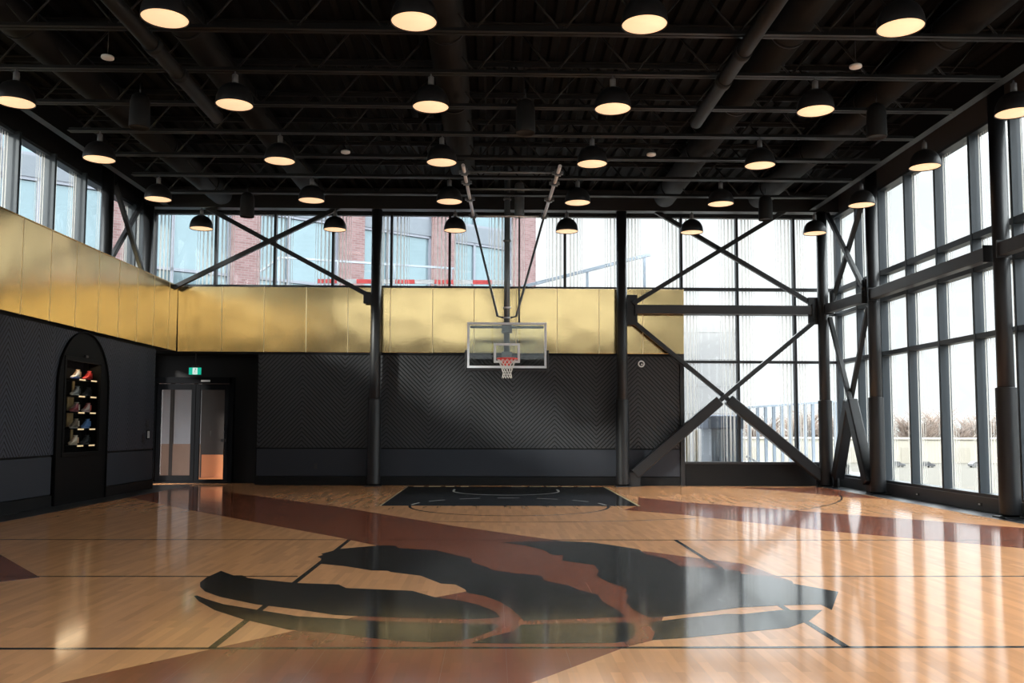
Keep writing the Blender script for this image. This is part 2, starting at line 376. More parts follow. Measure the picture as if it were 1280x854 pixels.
line((KX1+.02,KY0),(KX1+.02,KY1),.05,M['lineyel'],.0020); line((KX0-.015,KY0),(KX0-.015,KY1),.03,M['lineyel'],.0020)
arc(.30, 17.06, 1.88, PI, 2*PI, .05)
for k in range(7): arc(.30, 17.06, 1.88, (k+.2)*PI/7, (k+.75)*PI/7, .04, M['linegry'], n=6)
arc(.30, 20.95, 1.23, PI, 2*PI, .05, M['linegry'])
line((-.93,20.95),(-.93,21.5),.05,M['linegry'],.0020); line((1.53,20.95),(1.53,21.5),.05,M['linegry'],.0020)
arc(.30, 21.9, 7.72, PI*1.085, PI*1.915, .04, z=.0012)
for x0, x1 in ((-2.0,-1.75),(-1.62,-1.32),(-1.2,-.98),(-.82,-.62),(.45,.8),(.92,1.2),(1.34,1.62),(1.74,2.02),(2.14,2.42)):
    flat('court_line', [(x0,22.44),(x1,22.44),(x1,22.62),(x0,22.62)], .0020, M['lineyel'])

# ----------------------------------------------------------- ceiling deck
m = MB(); prof = []; x = -9.6; P = .30
while x < 9.6:
    prof += [(x,DECK),(x+.10,DECK),(x+.14,DECK+.075),(x+.26,DECK+.075)]; x += P
prof += [(x,DECK)]
a = [m.bm.verts.new((u,YR-.2,z)) for u,z in prof]; b = [m.bm.verts.new((u,23.4,z)) for u,z in prof]
for i in range(len(prof)-1): m.bm.faces.new([a[i],a[i+1],b[i+1],b[i]])
m.box(-9.6, 9.6, YR-.2, 23.4, DECK+.09, DECK+.25)
tag(m.build('ceiling', M['ceil']), 'black corrugated metal roof deck above the joists', 'ceiling', kind='structure')

# ---------------------------------------------------------------- left wall
NY0, NY1 = 16.80, 19.00        # arched niche
WE = 21.65                     # where the left wall stops at the door alcove
m = MB()
m.box(-9.45, XL-.03, YR, NY0-.03, 0, GB+.02); m.box(-9.45, XL-.03, NY1+.03, WE, 0, GB+.02)
m.box(-9.45, -8.62, NY0-.03, NY1+.03, 0, GB+.02); m.box(-8.62, XL-.03, NY0-.03, NY1+.03, 3.37, GB+.02)
m.box(-9.45, XG-.05, YR, 23.2, GB+.02, GT-.02); m.box(-9.45, -9.1, YR, 23.35, HEAD, DECK+.1); m.box(-9.45,-9.1,23.15,23.9,0,GB)
wl = tag(m.build('wall_left', M['blackwall']), 'black left wall with chevron felt panels under a brass band', 'wall', kind='structure')
def vbox_x(name, y0, y1, z0, z1, xa, xb, mt, par, bev=.006):
    m = MB(); m.box(xa, xb, y0, y1, z0, z1); return m.build(name, mt, par, bevel=bev)
for y0, y1 in ((-6.9,4.6),(4.62,NY0-.06),(NY1+.06,WE)):
    vbox_x('chevron_panel', y0, y1, .955, 3.345, XL-.035, XL, M['chev_left'], wl)
    vbox_x('felt_panel', y0, y1, .225, .915, XL-.035, XL, M['felt'], wl)
for sgn in (-1, 1):
    c_, r_ = (NY0+NY1)/2, (NY1-NY0)/2; pts = []
    for k in range(13):
        a = math.asin((3.345-2.25)/1.11)*k/12
        pts.append((c_+sgn*(r_*math.cos(a)+.012), 2.25+1.11*math.sin(a)))
    e = c_+sgn*(r_+.06)
    m = MB(); m.prism_ax([(e,2.25)]+pts+[(c_+sgn*.10,3.345),(e,3.345)], 'x', XL-.035, XL)
    m.box(XL-.035, XL, *sorted((e, c_+sgn*(r_+.012))), .955, 2.25)
    m.build('chevron_panel', M['chev_left'], wl)
ys = [15.31+.99*k for k in range(-23,9)]
ys = [YR] + [y for y in ys if y > YR+.2 and y < 22.7] + [YG-.02]
for y0, y1 in zip(ys, ys[1:]):
    o = vbox_x('brass_panel', y0+.001, y1-.001, GB, GT, XG-.05, XG, M['brass'], wl, .010)
for y in ys[1:-1]: vbox_x('seam_strip', y-.007, y+.007, GB, GT, XG-.04, XG+.004, M['seam'], wl, .002)
vbox_x('brass_edge', YR, YG-.02, GT, GT+.02, -9.1, XG+.002, M['brass'], wl, .004)
m = MB(); m.box(XL-.03, XL+.02, YR, NY0-.05, 0, .21); m.box(XL-.03, XL+.02, NY1+.05, WE, 0, .21)
tag(m.build('baseboard_left', M['blackwall'], bevel=.004), 'black baseboard along the left wall', 'baseboard', kind='structure')

# ---------------------------------------------------------------- back wall
AX0, AX1 = -9.1, -6.07         # door alcove
WX = 4.93                      # where the tall glazing starts
m = MB()
m.box(AX1, WX, YB+.03, 23.25, 0, GB+.02); m.box(AX0, WX, YG+.05, 23.25, GB-.05, GT-.0)
m.box(-9.45, 9.3, 22.92, 23.35, HEAD, DECK+.1)
m.box(WX, 9.2, YB, 23.2, 0, .56)
m.box(AX0-.3, AX1+.1, 23.72, 23.9, 2.78, GB)      # wall above the doors
m.box(-6.98, AX1, 23.72, 23.9, 0, 2.78)
m.box(AX1-.02, AX1+.1, 22.93, 23.9, 0, GB)
m.box(AX0-.3, AX1+.1, 22.95, 23.9, GB-.05, GB)
wb = tag(m.build('wall_back', M['blackwall']), 'black back wall with chevron felt under a brass band', 'wall', kind='structure')
def vbox_y(name, x0, x1, z0, z1, ya, yb, mt, par, bev=.006):
    m = MB(); m.box(x0, x1, ya, yb, z0, z1); return m.build(name, mt, par, bevel=bev)
for x0, x1 in ((AX1+.02,-2.95),(-2.94,3.25),(3.26,WX-.12)):
    vbox_y('chevron_panel', x0, x1, .955, 3.335, YB, YB+.035, M['chev_back'], wb)
    vbox_y('felt_panel', x0, x1, .235, .92, YB, YB+.035, M['felt'], wb)
xs = [XG,-7.0,-5.92,-4.84,-3.77,-2.68,-1.59,-.52,.57,1.63,2.72,3.86,WX]
for x0, x1 in zip(xs, xs[1:]):
    m = MB(); m.hexa([(x0+.001,YG+.045,GB),(x1-.001,YG+.045,GB),(x1-.001,YG+.06,GB),(x0+.001,YG+.06,GB),(x0+.001,YG-.022,GT),(x1-.001,YG-.022,GT),(x1-.001,YG+.06,GT),(x0+.001,YG+.06,GT)])
    m.build('brass_panel', M['brass'], wb, bevel=.010)
for x in xs[1:-1]:
    m = MB(); m.hexa([(x-.007,YG+.039,GB),(x+.007,YG+.039,GB),(x+.007,YG+.05,GB),(x-.007,YG+.05,GB),(x-.007,YG-.028,GT),(x+.007,YG-.028,GT),(x+.007,YG+.05,GT),(x-.007,YG+.05,GT)]); m.build('seam_strip', M['seam'], wb)
vbox_y('end_post', WX-.11, WX, 0, GB, YB-.03, YB+.1, M['steel'], wb)
vbox_y('sill_rail', WX, 8.9, .56, .62, YB-.03, 23.1, M['mullback'], wb)
m = MB(); m.box(AX1, WX-.12, YB-.02, YB+.03, 0, .22)
tag(m.build('baseboard_back', M['blackwall'], bevel=.004), 'black baseboard along the back wall', 'baseboard', kind='structure')

# --------------------------------------------------------- right / rear wall
m = MB(); m.box(8.90, 9.3, YR, 22.95, 0, .26); m.box(8.95, 9.3, YR, 23.3, HEAD, DECK+.1)
wr = tag(m.build('wall_right', M['curb'], bevel=.006), 'low dark curb and head below and above the right glazing', 'wall', kind='structure')
m = MB(); m.box(-9.45, 9.3, YR-.25, YR, 0, GT); m.box(-9.45, 9.3, YR-.25, YR, HEAD, DECK+.1)
wrr = tag(m.build('wall_rear', M['blackwall']), 'plain dark wall behind the viewer below a clerestory', 'wall', kind='structure')

# ------------------------------------------------------------------ windows
def pane_x(par, y0, y1, z0, z1, xc, mt, flip=False):
    """thin pane in a plane x = xc; frit runs with u along y on the room side"""
    pane(par, [(xc,y0,z0),(xc,y1,z0),(xc,y1,z1),(xc,y0,z1)], (.012,0,0), mt)
def pane(par, q, t, mt):
    bm = bmesh.new(); t = Vector(t)
    a = [bm.verts.new(Vector(p)-t) for p in q]; b = [bm.verts.new(Vector(p)+t) for p in q]
    fs = [bm.faces.new(a), bm.faces.new(b[::-1])] + [bm.faces.new([a[i],b[i],b[(i+1)%4],a[(i+1)%4]]) for i in range(4)]
    bmesh.ops.recalc_face_normals(bm, faces=bm.faces[:])
    uvl = bm.loops.layers.uv.new('UVMap'); uu = {}
    for v, u in zip(a, ((0,0),(1,0),(1,1),(0,1))): uu[v] = u
    for v, u in zip(b, ((0,0),(1,0),(1,1),(0,1))): uu[v] = u
    for f in bm.faces:
        f.material_index = 1
        for l in f.loops: l[uvl].uv = uu[l.vert]
    fs[0].material_index = 0
    me = bpy.data.meshes.new('glass_pane'); bm.to_mesh(me); bm.free()
    me.materials.append(mt); me.materials.append(M['glass'])
    o = bpy.data.objects.new('glass_pane', me); C.objects.link(o); o.parent = par
    return o
# back glazing (window_1)
BX = [-8.85,-7.25,-5.72,-4.21,-2.69,-1.17,.32,1.85,3.38,4.91,6.38,7.89,9.08]
m = MB()
for x0, x1, z in ((-8.85,9.1,HEAD-.03),(-8.85,9.1,5.12)): m.box(x0, x1, 22.98, 23.12, z-.04, z+.04)
m.box(-8.9,-8.8,22.98,23.12,5.08,HEAD)
w1 = tag(m.build('window_1', M['mullback'], bevel=.005), 'back wall glazing with frit striped panes', 'window', kind='structure')
for x in BX[1:-1]:
    m = MB(); m.box(x-.033, x+.033, 22.97, 23.13, .6 if x > 4.8 else 5.1, HEAD); m.build('mullion', M['mullback'], w1, bevel=.004)
for z in (3.21, 4.47):
    m = MB(); m.box(4.91, 9.08, 22.98, 23.12, z-.035, z+.035); m.build('transom', M['mullback'], w1, bevel=.004)
for x0, x1 in zip(BX, BX[1:]):
    pane(w1, [(x0+.02,23.06,5.14),(x1-.02,23.06,5.14),(x1-.02,23.06,HEAD),(x0+.02,23.06,HEAD)], (0,.012,0), M['frit'])
    if x0 > 4.8:
        for z0, z1 in ((.62,3.2),(3.22,4.46),(4.48,5.1)):
            pane(w1, [(x0+.02,23.06,z0),(x1-.02,23.06,z0),(x1-.02,23.06,z1),(x0+.02,23.06,z1)], (0,.012,0), M['frit'])
# right glazing (window_2)
RY = [22.95]+[21.58-1.325*k for k in range(0,22)]
RY[-1] = YR
m = MB(); m.box(8.93, 9.2, YR, 23.0, .26, .32); m.box(8.93, 9.2, YR, 23.0, HEAD-.06, HEAD)
m.box(8.98, 9.16, 22.9, 23.1, .3, HEAD)
w2 = tag(m.build('window_2', M['mull'], bevel=.005), 'tall right wall glazing with deep slate mullions', 'window', kind='structure')
for y in RY[1:-1]:
    m = MB(); m.box(8.94, 9.16, y-.035, y+.035, .3, HEAD); m.build('mullion', M['mull'], w2, bevel=.005)
for z, h in ((3.21,.05),(4.46,.045),(5.09,.06)):
    m = MB(); m.box(8.95, 9.16, YR, 22.95, z-h, z+h); m.build('transom', M['mull'], w2, bevel=.005)
for y1, y0 in zip(RY, RY[1:]):
    for z0, z1 in ((.32,3.18),(3.24,4.42),(4.5,5.04),(5.14,HEAD-.05)):
        pane(w2, [(9.10,y0+.03,z0),(9.10,y1-.03,z0),(9.10,y1-.03,z1),(9.10,y0+.03,z1)], (.012,0,0), M['frit'])
# left clerestory (window_3)
LY = [22.95]+[22.26-1.38*k for k in range(0,22)]
LY[-1] = YR
m = MB(); m.box(-9.32,-9.12, YR, 23.0, HEAD-.06, HEAD); m.box(-9.32,-9.1, YR, 23.0, 5.05, 5.13); m.box(-9.32,-9.1,22.9,23.1,5.08,HEAD)
w3 = tag(m.build('window_3', M['mull'], bevel=.005), 'left clerestory glazing above the brass band', 'window', kind='structure')
for y in LY[1:-1]:
    m = MB(); m.box(-9.30,-9.02, y-.035, y+.035, 5.1, HEAD); m.build('mullion', M['mull'], w3, bevel=.005)
for y1, y0 in zip(LY, LY[1:]):
    pane(w3, [(-9.22,y0+.03,5.12),(-9.22,y1-.03,5.12),(-9.22,y1-.03,HEAD-.05),(-9.22,y0+.03,HEAD-.05)], (-.012,0,0), M['frit'])

# rear clerestory (window_4)
m = MB(); m.box(-9.3,9.2,YR-.15,YR,GT,GT+.08); m.box(-9.3,9.2,YR-.15,YR,HEAD-.06,HEAD)
w4 = tag(m.build('window_4', M['mull'], bevel=.005), 'rear clerestory glazing behind the viewer', 'window', kind='structure')
for k in range(13):
    x = -9.1+k*1.5; m = MB(); m.box(x-.033,x+.033,YR-.15,YR,GT,HEAD); m.build('mullion', M['mull'], w4, bevel=.005)
for k in range(12):
    x = -9.1+k*1.5; pane(w4, [(x+.02,YR-.08,GT+.06),(x+1.48,YR-.08,GT+.06),(x+1.48,YR-.08,HEAD-.05),(x+.02,YR-.08,HEAD-.05)], (0,.012,0), M['glass'])

# ------------------------------------------------------------ roof joists
def joist():
    t = thing('roof_joist', '', 'joist', (0,0,0), 0, 'open web joists under the roof deck')
    m = MB()
    for s in (-1,1):
        m.box(-7.72, 7.72, s*.012, s*.075, 0, .012) if s > 0 else m.box(-7.72, 7.72, -.075, -.012, 0, .012)
        y = s*.018; m.box(-7.72, 7.72, min(y,y-s*.008), max(y,y-s*.008), 0, .07)
    m.build('bottom_chord', M['joist'], t)
    m = MB()
    for s in (-1,1):
        y0, y1 = sorted((s*.012, s*.075)); m.box(-8.25, 8.15, y0, y1, .77, .785)
        y0, y1 = sorted((s*.010, s*.02)); m.box(-8.25, 8.15, y0, y1, .70, .785)
    m.build('top_chord', M['joist'], t)
    m = MB(); x = -7.5; k = 0
    while x < 7.45:
        z0, z1 = (.03,.75) if k % 2 == 0 else (.75,.03)
        m.tube([(x,0,z0),(x+.6,0,z1)], .016, 6); x += .6; k += 1
    m.build('web', M['joist'], t)
    return t
NTH = ['overhead nearest the camera','first visible','second','third','fourth','fifth','sixth','seventh','rearmost']
j0 = joist(); JY = [10.27+1.413*k for k in range(9)]
for k, y in enumerate(JY[:-1]):
    lab = ('black open web roof joist %s' % NTH[0]) if k == 0 else 'black open web roof joist, %s from the camera end of the room' % NTH[k]
    if k == 0: j0.location = (0,y,6.82); j0['label'] = lab
    else: dup(j0, (0,y,6.82), lab)
# perimeter girders
def ibeam(name, label, p0, p1, w, h, mt):
    """I-section between two points, top-level with flange and web parts"""
    t = thing(name, label, 'beam'); p0, p1 = Vector(p0), Vector(p1); u = Vector((0,0,1))
    m = MB(); m.bar(p0+u*.0125, p1+u*.0125, w, .025); m.build('bottom_flange', mt, t)
    m = MB(); m.bar(p0+u*(h-.0125), p1+u*(h-.0125), w, .025); m.build('top_flange', mt, t)
    m = MB(); m.bar(p0+u*h/2, p1+u*h/2, .02, h-.05); m.build('web', mt, t)
    return t
ibeam('edge_girder', 'black edge girder along the left side of the ceiling', (-8.36,YR,7.10), (-8.36,22.44,7.10), .16, .50, M['joist'])
ibeam('edge_girder', 'black edge girder along the right side of the ceiling', (8.20,YR,7.10), (8.20,22.44,7.10), .16, .50, M['joist'])
m = MB(); m.box(-8.9,8.9,22.45,22.75,7.06,7.6)
tag(m.build('back_girder', M['steel'], bevel=.01), 'deep black girder over the back columns', 'beam')

# ------------------------------------------------------------------- ducts
def duct(x, z, r, y0, y1, label, n=24):
    t = thing('round_duct', label, 'duct', (x,0,z), 0, 'round ducts above the joist chords')
    m = MB(); m.tube([(0,y0,0),(0,y1-.12,0),(0,y1-.03,0),(0,y1,0)], [r,r,r*.9,r*.6], n); m.build('duct_run', M['duct'], t)
    y = y0+.8
    while y < y1-.3:
        m = MB(); m.tube([(0,y-.03,0),(0,y+.03,0)], r+.012, n); m.build('seam_band', M['duct'], t); y += 2.8
duct(-6.80,7.26,.27,8.8,22.0,'black round duct farthest left under the deck')
duct(-4.42,7.26,.25,8.8,21.8,'black round duct second from left, above the tube on the left')
duct(-.72,7.26,.28,8.8,19.5,'black round duct running down the middle of the ceiling')
duct(4.25,7.26,.27,8.8,21.9,'black round duct right of the middle, above the tube on the right')
duct(6.62,7.26,.27,8.8,21.9,'black round duct farthest right under the deck')
def hung_tube(x, label):
    t = thing('hanging_tube', label, 'tube', (x,0,6.62), 0, 'round tubes hung below the joists')
    m = MB(); m.tube([(0,7.5,0),(0,14.55,0)], .105, 20); m.build('tube', M['tube'], t)
    for y in (11.75, 12.75):
        m = MB(); m.tube([(0,y-.1,0),(0,y+.1,0)], .122, 20); m.build('coupling', M['tube'], t)
    for y in (10.27,11.683,13.096,14.5):
        m = MB(); m.tube([(0,y,.10),(0,y,.23)], .012, 8); m.build('hanger', M['steel'], t)
hung_tube(-4.62, 'dark round tube hung below the joists on the left')
hung_tube(3.38, 'dark round tube hung below the joists on the right')

# ---------------------------------------------------------------- pendants
def pendant():
    t = thing('pendant_lamp', '', 'lamp', (0,0,0), 0, 'black dome pendant lamps')
    prof = [(.275,0),(.277,.02),(.275,.06),(.268,.11),(.252,.165),(.225,.22),(.185,.27),(.135,.305),(.085,.325),(.05,.335)]
    inner = [(max(r-.008,.04), z+.004) for r, z in reversed(prof)]
    m = MB(); m.lathe(prof+inner+[prof[0]], n=40); m.build('shade', M['shade'], t)
    m = MB(); m.lathe([(0,.014),(.266,.014),(.266,.020),(0,.020)], n=40); m.build('diffuser', M['warm'], t)
    m = MB(); m.lathe([(0,.325),(.045,.325),(.045,.47),(.03,.48),(.012,.485),(.012,.52),(0,.52)], n=20); m.build('stem', M['stemgrey'], t)
    return t
PXs = [-7.16,-3.91,-.97,1.78,4.87,7.93]; PYs = [JY[0],JY[2],JY[4],JY[6],JY[8]-.02]
col_n = ['leftmost','second from left','third from left','third from right','second from right','rightmost']
row_n = ['row nearest the camera','second row from the camera','middle row','fourth row from the camera','rear row by the back windows']
p0 = pendant(); first = True
for r, y in enumerate(PYs):
    for c, x in enumerate(PXs):
        if r == 0 and c in (0,5): continue
        lab = 'black dome pendant lamp, %s, %s' % (col_n[c], row_n[r])
        if r == 0: lab = 'black dome pendant lamp in the row nearest the camera, %s of its four' % ['','leftmost','second from left','third from left','rightmost'][c]
        if first: p0.location = (x,y,6.30); p0['label'] = lab; first = False
        else: dup(p0, (x,y,6.30), lab)
# cylinder spots
def spot():
    t = thing('cylinder_speaker', '', 'speaker', (0,0,0), 0, 'black cylinders hung from the joists')
    m = MB(); m.lathe([(0,.02),(.135,.02),(.15,0),(.155,.02),(.155,.10),(.15,.40),(.125,.50),(.07,.545),(0,.55)], n=28); m.build('body', M['tube'], t)
    m = MB(); m.tube([(0,0,.54),(0,0,.72)], .012, 8); m.build('hanger', M['steel'], t)
    return t
s0 = spot()
for k, (x, y, z, lab) in enumerate([(-5.53,13.63,6.12,'black hanging cylinder at left between the near lamp rows'),(6.08,13.73,6.12,'black hanging cylinder at right between the near lamp rows'),
        (.48,13.7,6.12,'black hanging cylinder at middle below a white disc'),(-5.48,19.5,6.12,'black hanging cylinder at left near the back windows'),
        (6.04,19.4,6.12,'black hanging cylinder at right near the back windows')]):
    if k == 0: s0.location = (x,y,z); s0['label'] = lab
    else: dup(s0, (x,y,z), lab)
def disc():
    t = thing('ceiling_sensor', '', 'sensor', (0,0,0), 0, 'small white ceiling sensors')
    m = MB(); m.lathe([(0,-.02),(.05,-.018),(.085,-.005),(.09,.01),(.085,.03),(0,.032)], n=24); m.build('cover', M['white'], t)
    m = MB(); m.tube([(0,0,.03),(0,0,.85)], .005, 6); m.build('drop_rod', M['steel'], t)
    return t
d0 = disc()
for k, (x, y, lab) in enumerate([(-5.55,12.49,'white ceiling sensor at left near the camera'),(5.25,12.5,'white ceiling sensor at right near the camera'),
        (.48,14.4,'white ceiling sensor at middle of the ceiling'),(-2.87,16.8,'white ceiling sensor left of the hoop mast'),(3.02,16.77,'white ceiling sensor right of the hoop mast')]):
    if k == 0: d0.location = (x,y,6.75); d0['label'] = lab
    else: dup(d0, (x,y,6.75), lab)

# ----------------------------------------------------------------- columns
def column(x, y, label, sleeve=True):
    t = thing('steel_column', label, 'column', (x,y,0), 0, 'round black steel columns')
    m = MB(); m.tube([(0,0,0),(0,0,7.06 if y > 22.3 else 7.6)], .135, 32); m.build('shaft', M['steel'], t)
    m = MB(); m.box(-.2,.2,-.2,.2,0,.025); m.build('base_plate', M['steel'], t)
    if sleeve:
        prof = [(.142,.05),(.168,.055)]
        z = .06; k = 0
        while z < 2.17:
            prof += [(.1705,z+.012),(.1665,z+.028)]; z += .03
        prof += [(.168,2.19),(.142,2.2)]
        m = MB(); m.lathe(prof, n=36); m.build('padding', M['sleeve'], t)
column(-3.02, 22.60, 'black padded column left of the hoop in front of the back wall')
column(3.28, 22.60, 'black padded column right of the hoop in front of the back wall')
column(8.45, 22.50, 'black padded column in the back right corner')
column(8.70, 20.05, 'black padded column on the right side, next to the corner column')
column(8.70, 14.90, 'black padded column nearest the camera on the right side')
column(-8.78, 22.40, 'black column standing behind the brass ledge in the back left corner', False)
column(-8.88, 20.25, 'black column behind the left brass ledge, nearer than the corner one', False)

# --------------------------------------------------- horizontal tie beams
def tie(label, p0, p1, up=(0,0,1)):
    t = thing('tie_beam', label, 'beam', (0,0,0), 0, 'horizontal tie beams between the columns')
    m = MB(); m.bar(p0, p1, .2, .23); m.build('beam', M['steelgrey'], t, bevel=.012)
    d = (Vector(p1)-Vector(p0)).normalized()
    for q in (Vector(p0)+d*-.0, Vector(p1)-d*-.0):
        m = MB(); m.bar(q-d*.012, q+d*.012, .26, .30); m.build('end_plate', M['steel'], t)
tie('dark tie beam across the back right glazing', (3.62,22.60,4.52), (8.18,22.60,4.52))
tie('short dark tie beam on the right side between corner column and next column', (8.52,22.3,4.53), (8.62,20.22,4.53))
tie('long dark tie beam on the right side in front of the tall glazing', (8.63,19.86,4.54), (8.63,15.12,4.54))
tie('dark tie beam at the right edge of the photo nearest the camera', (8.63,14.70,4.54), (8.63,9.9,4.54))

# ------------------------------------------------------------ cross braces
def brace(label, bars, gussets=(), pads=(), w=.11):
    t = thing('cross_brace', label, 'brace', (0,0,0), 0, 'steel cross braces')
    for p0, p1 in bars:
        m = MB(); m.bar(p0, p1, w, w); m.build('diagonal_bar', M['steel'], t, bevel=.008)
    for p0, p1 in pads:
        m = MB(); m.bar(p0, p1, .25, .27); m.build('padding', M['sleeve'], t, bevel=.03, segs=3)
    for q in gussets:
        m = MB(); m.box(*q); m.build('gusset_plate', M['steel'], t, bevel=.006)
yb = 22.60
brace('black cross brace over the back left clerestory', [((-8.55,yb-.06,4.80),(-3.2,yb-.06,7.50)),((-8.0,yb+.06,7.42),(-3.12,yb+.06,4.80))],
      [(-3.34,-3.14,yb-.03,yb+.03,4.63,4.93)])
brace('black cross brace in the upper back right bay', [((3.55,yb-.06,4.66),(8.35,yb-.06,7.62)),((3.5,yb+.06,7.5),(8.3,yb+.06,4.66))],
      [(3.40,3.68,yb-.03,yb+.03,4.12,4.90),(8.10,8.34,yb-.03,yb+.03,4.16,4.86)])
brace('black cross brace with padded lower legs in the back right bay', [((3.55,yb+.06,4.24),(6.3,yb+.06,1.97)),((8.25,yb-.06,4.24),(5.5,yb-.06,1.97))],
      [(8.22,8.5,yb-.04,yb+.02,0,.32),(3.42,3.72,yb-.04,yb+.02,0,.36)],
      [((6.0,yb+.03,2.22),(8.42,yb-.02,.20)),((5.76,yb-.03,2.19),(3.58,yb+.02,.32))])
xr = 8.60
brace('black cross brace in the upper right corner bay', [((xr-.05,22.35,7.0),(xr-.05,20.2,4.72)),((xr+.05,20.2,7.0),(xr+.05,22.4,4.72))],
      [(xr-.03,xr+.03,20.18,20.36,4.55,4.95),(xr-.03,xr+.03,22.15,22.36,4.6,5.0)], w=.10)
brace('black cross brace with padded lower legs in the right corner bay', [((xr-.05,22.32,4.3),(xr-.05,21.0,1.9)),((xr+.05,20.22,4.3),(xr+.05,21.5,1.9))],
      [(xr-.03,xr+.03,20.16,20.4,.02,.4),(xr-.03,xr+.03,22.1,22.36,.02,.4)],
      [((xr-.03,21.15,2.15),(xr-.03,20.20,.25)),((xr+.03,21.36,2.15),(xr+.03,22.25,.25))], w=.10)
brace('dark cross brace seen above the left brass ledge', [((-8.80,20.4,7.1),(-8.80,22.35,5.15)),((-8.92,22.3,7.1),(-8.92,20.4,5.15))], w=.10)

# ------------------------------------------------------- basketball hoop
HX, HY = .30, 20.60
t = thing('basketball_hoop', 'ceiling hung basketball hoop with glass backboard before the brass band', 'basketball hoop', (HX,HY,0))
hoop = t
m = MB()
for a in ((-.925,.925,3.875,3.93),(-.925,.925,2.86,2.915)): m.box(a[0],a[1],-.03,.03,a[2],a[3])
for s in (-1,1): x0, x1 = sorted((s*.925,s*.872)); m.box(x0,x1,-.03,.03,2.915,3.875)
bf = m.build('backboard_frame', M['boardframe'], t, bevel=.006)
m = MB(); m.box(-.872,.872,-.006,.006,2.915,3.875); m.build('backboard_glass', M['boardglass'], t)
m = MB()
for a in ((-.305,.305,3.39,3.445),(-.305,.305,2.985,3.04)): m.box(a[0],a[1],-.012,-.0065,a[2],a[3])
for s in (-1,1): x0, x1 = sorted((s*.305,s*.25)); m.box(x0,x1,-.012,-.0065,3.04,3.39)
m.build('target_square', M['boardwhite'], t)
m = MB(); m.box(-.95,.95,-.045,.045,2.80,2.862)
for s in (-1,1): x0, x1 = sorted((s*.925,s*.975)); m.box(x0,x1,-.045,.045,2.80,3.28)
m.build('edge_padding', M['rubber'], t, bevel=.012)
RZ, RYc = 3.05, -.40
m = MB(); m.tube([(.228*math.cos(2*PI*k/40), RYc+.228*math.sin(2*PI*k/40), RZ) for k in range(40)], .016, 10, closed=True)
m.box(-.11,.11,-.19,-.02,RZ-.012,RZ+.006); m.box(-.10,.10,-.035,-.012,RZ-.13,RZ+.01)
for s in (-1,1): m.bar((s*.10,-.03,RZ-.10),(s*.15,RYc+.17,RZ-.005),.012,.02)
m.build('rim', M['red'], t, bevel=.002)
m = MB(); NS = 12
def netpt(a, f):
    r = .218 - .125*min(f*1.35,1)**.8 + .02*max(f-.75,0)*4
    return (r*math.cos(a), RYc+r*math.sin(a), RZ-.012-.43*f)
for k in range(NS):
    for s in (-1,1):
        m.tube([netpt(2*PI*k/NS + s*2*PI/NS*f*3.5, f) for f in [i/14 for i in range(15)]], .0055, 5)
m.build('net', M['net'], t)
m = MB(); m.tube([(0,.19,2.95),(0,.19,7.45)], .07, 20); mast = m.build('mast', M['mast'], t)
for z in (4.06,4.30,5.9,6.9):
    m = MB(); m.tube([(0,.19,z-.02),(0,.19,z+.02)], .092, 20); m.build('collar', M['chrome'] if z < 5 else M['mast'], mast)
m = MB(); m.box(-.86,.86,.04,.10,3.80,3.86); m.box(-.12,.12,.03,.20,3.05,3.25); m.box(-.12,.12,.03,.20,3.7,3.88); m.build('board_mount', M['mast'], t, bevel=.005)
for s, xt in ((-1,-.80),(1,.86)):
    arm = [(xt*1.17,-3.15,6.72),(xt,.10,6.46)]
    m = MB(); m.tube(arm, .036, 16); ar = m.build('support_arm', M['chrome'], t)
    a0, a1 = Vector(arm[0]), Vector(arm[1])
    for f in (.12,.30,.62,.985):
        q = a0.lerp(a1, f); m = MB(); m.box(q.x-.11,q.x+.11,q.y-.04,q.y+.04,q.z-.03,q.z+.03); m.box(q.x-.065,q.x+.065,q.y-.05,q.y+.05,q.z-.06,q.z+.08); m.build('clamp', M['mast'], ar, bevel=.006)
    m = MB(); m.tube([(xt,.12,6.44),(s*.22,.19,4.10),(s*.05,.19,4.06)], .027, 12); m.build('stay_rod', M['mast'], t)
for y, z in ((-2.75,6.70),(-1.75,6.62),(.10,6.47)):
    m = MB(); m.tube([(-.85,y,z),(.9,y,z)], .022, 10); m.build('spreader_bar', M['mast'] if y < 0 else M['chrome'], t)
m = MB(); m.tube([(.29,.25,3.96),(.29,.25,6.5)], .022, 10); m.build('lift_rod', M['mast'], t)
m = MB(); m.lathe([(0,6.48),(.11,6.48),(.115,6.5),(.115,7.25),(.09,7.3),(0,7.3)], (.29,.25,0), 20); m.build('winch', M['mast'], t)
m = MB(); m.tube([(0,.0,7.42),(0,.32,7.42)], .05, 10); m.box(-.9,.9,.1,.24,7.40,7.50); m.build('top_bracket', M['mast'], t)

# --------------------------------------------- arched shoe cabinet + shoes
CY0, CY1 = 17.05, 18.75
t = thing('display_cabinet', 'black arched display cabinet full of sneakers set into the left wall', 'cabinet', (0,0,0))
cab = t
def arch_pts(y0, y1, zt, zs, n=20):
    c, r = (y0+y1)/2, (y1-y0)/2
    return [(y1,0)] + [(c+r*math.cos(PI*k/n)**1 if 0 else c+r*math.cos(PI*k/n), zs+(zt-zs)*math.sin(PI*k/n)) for k in range(n+1)] + [(y0,0)]
outer = arch_pts(NY0, NY1, 3.36, 2.25)
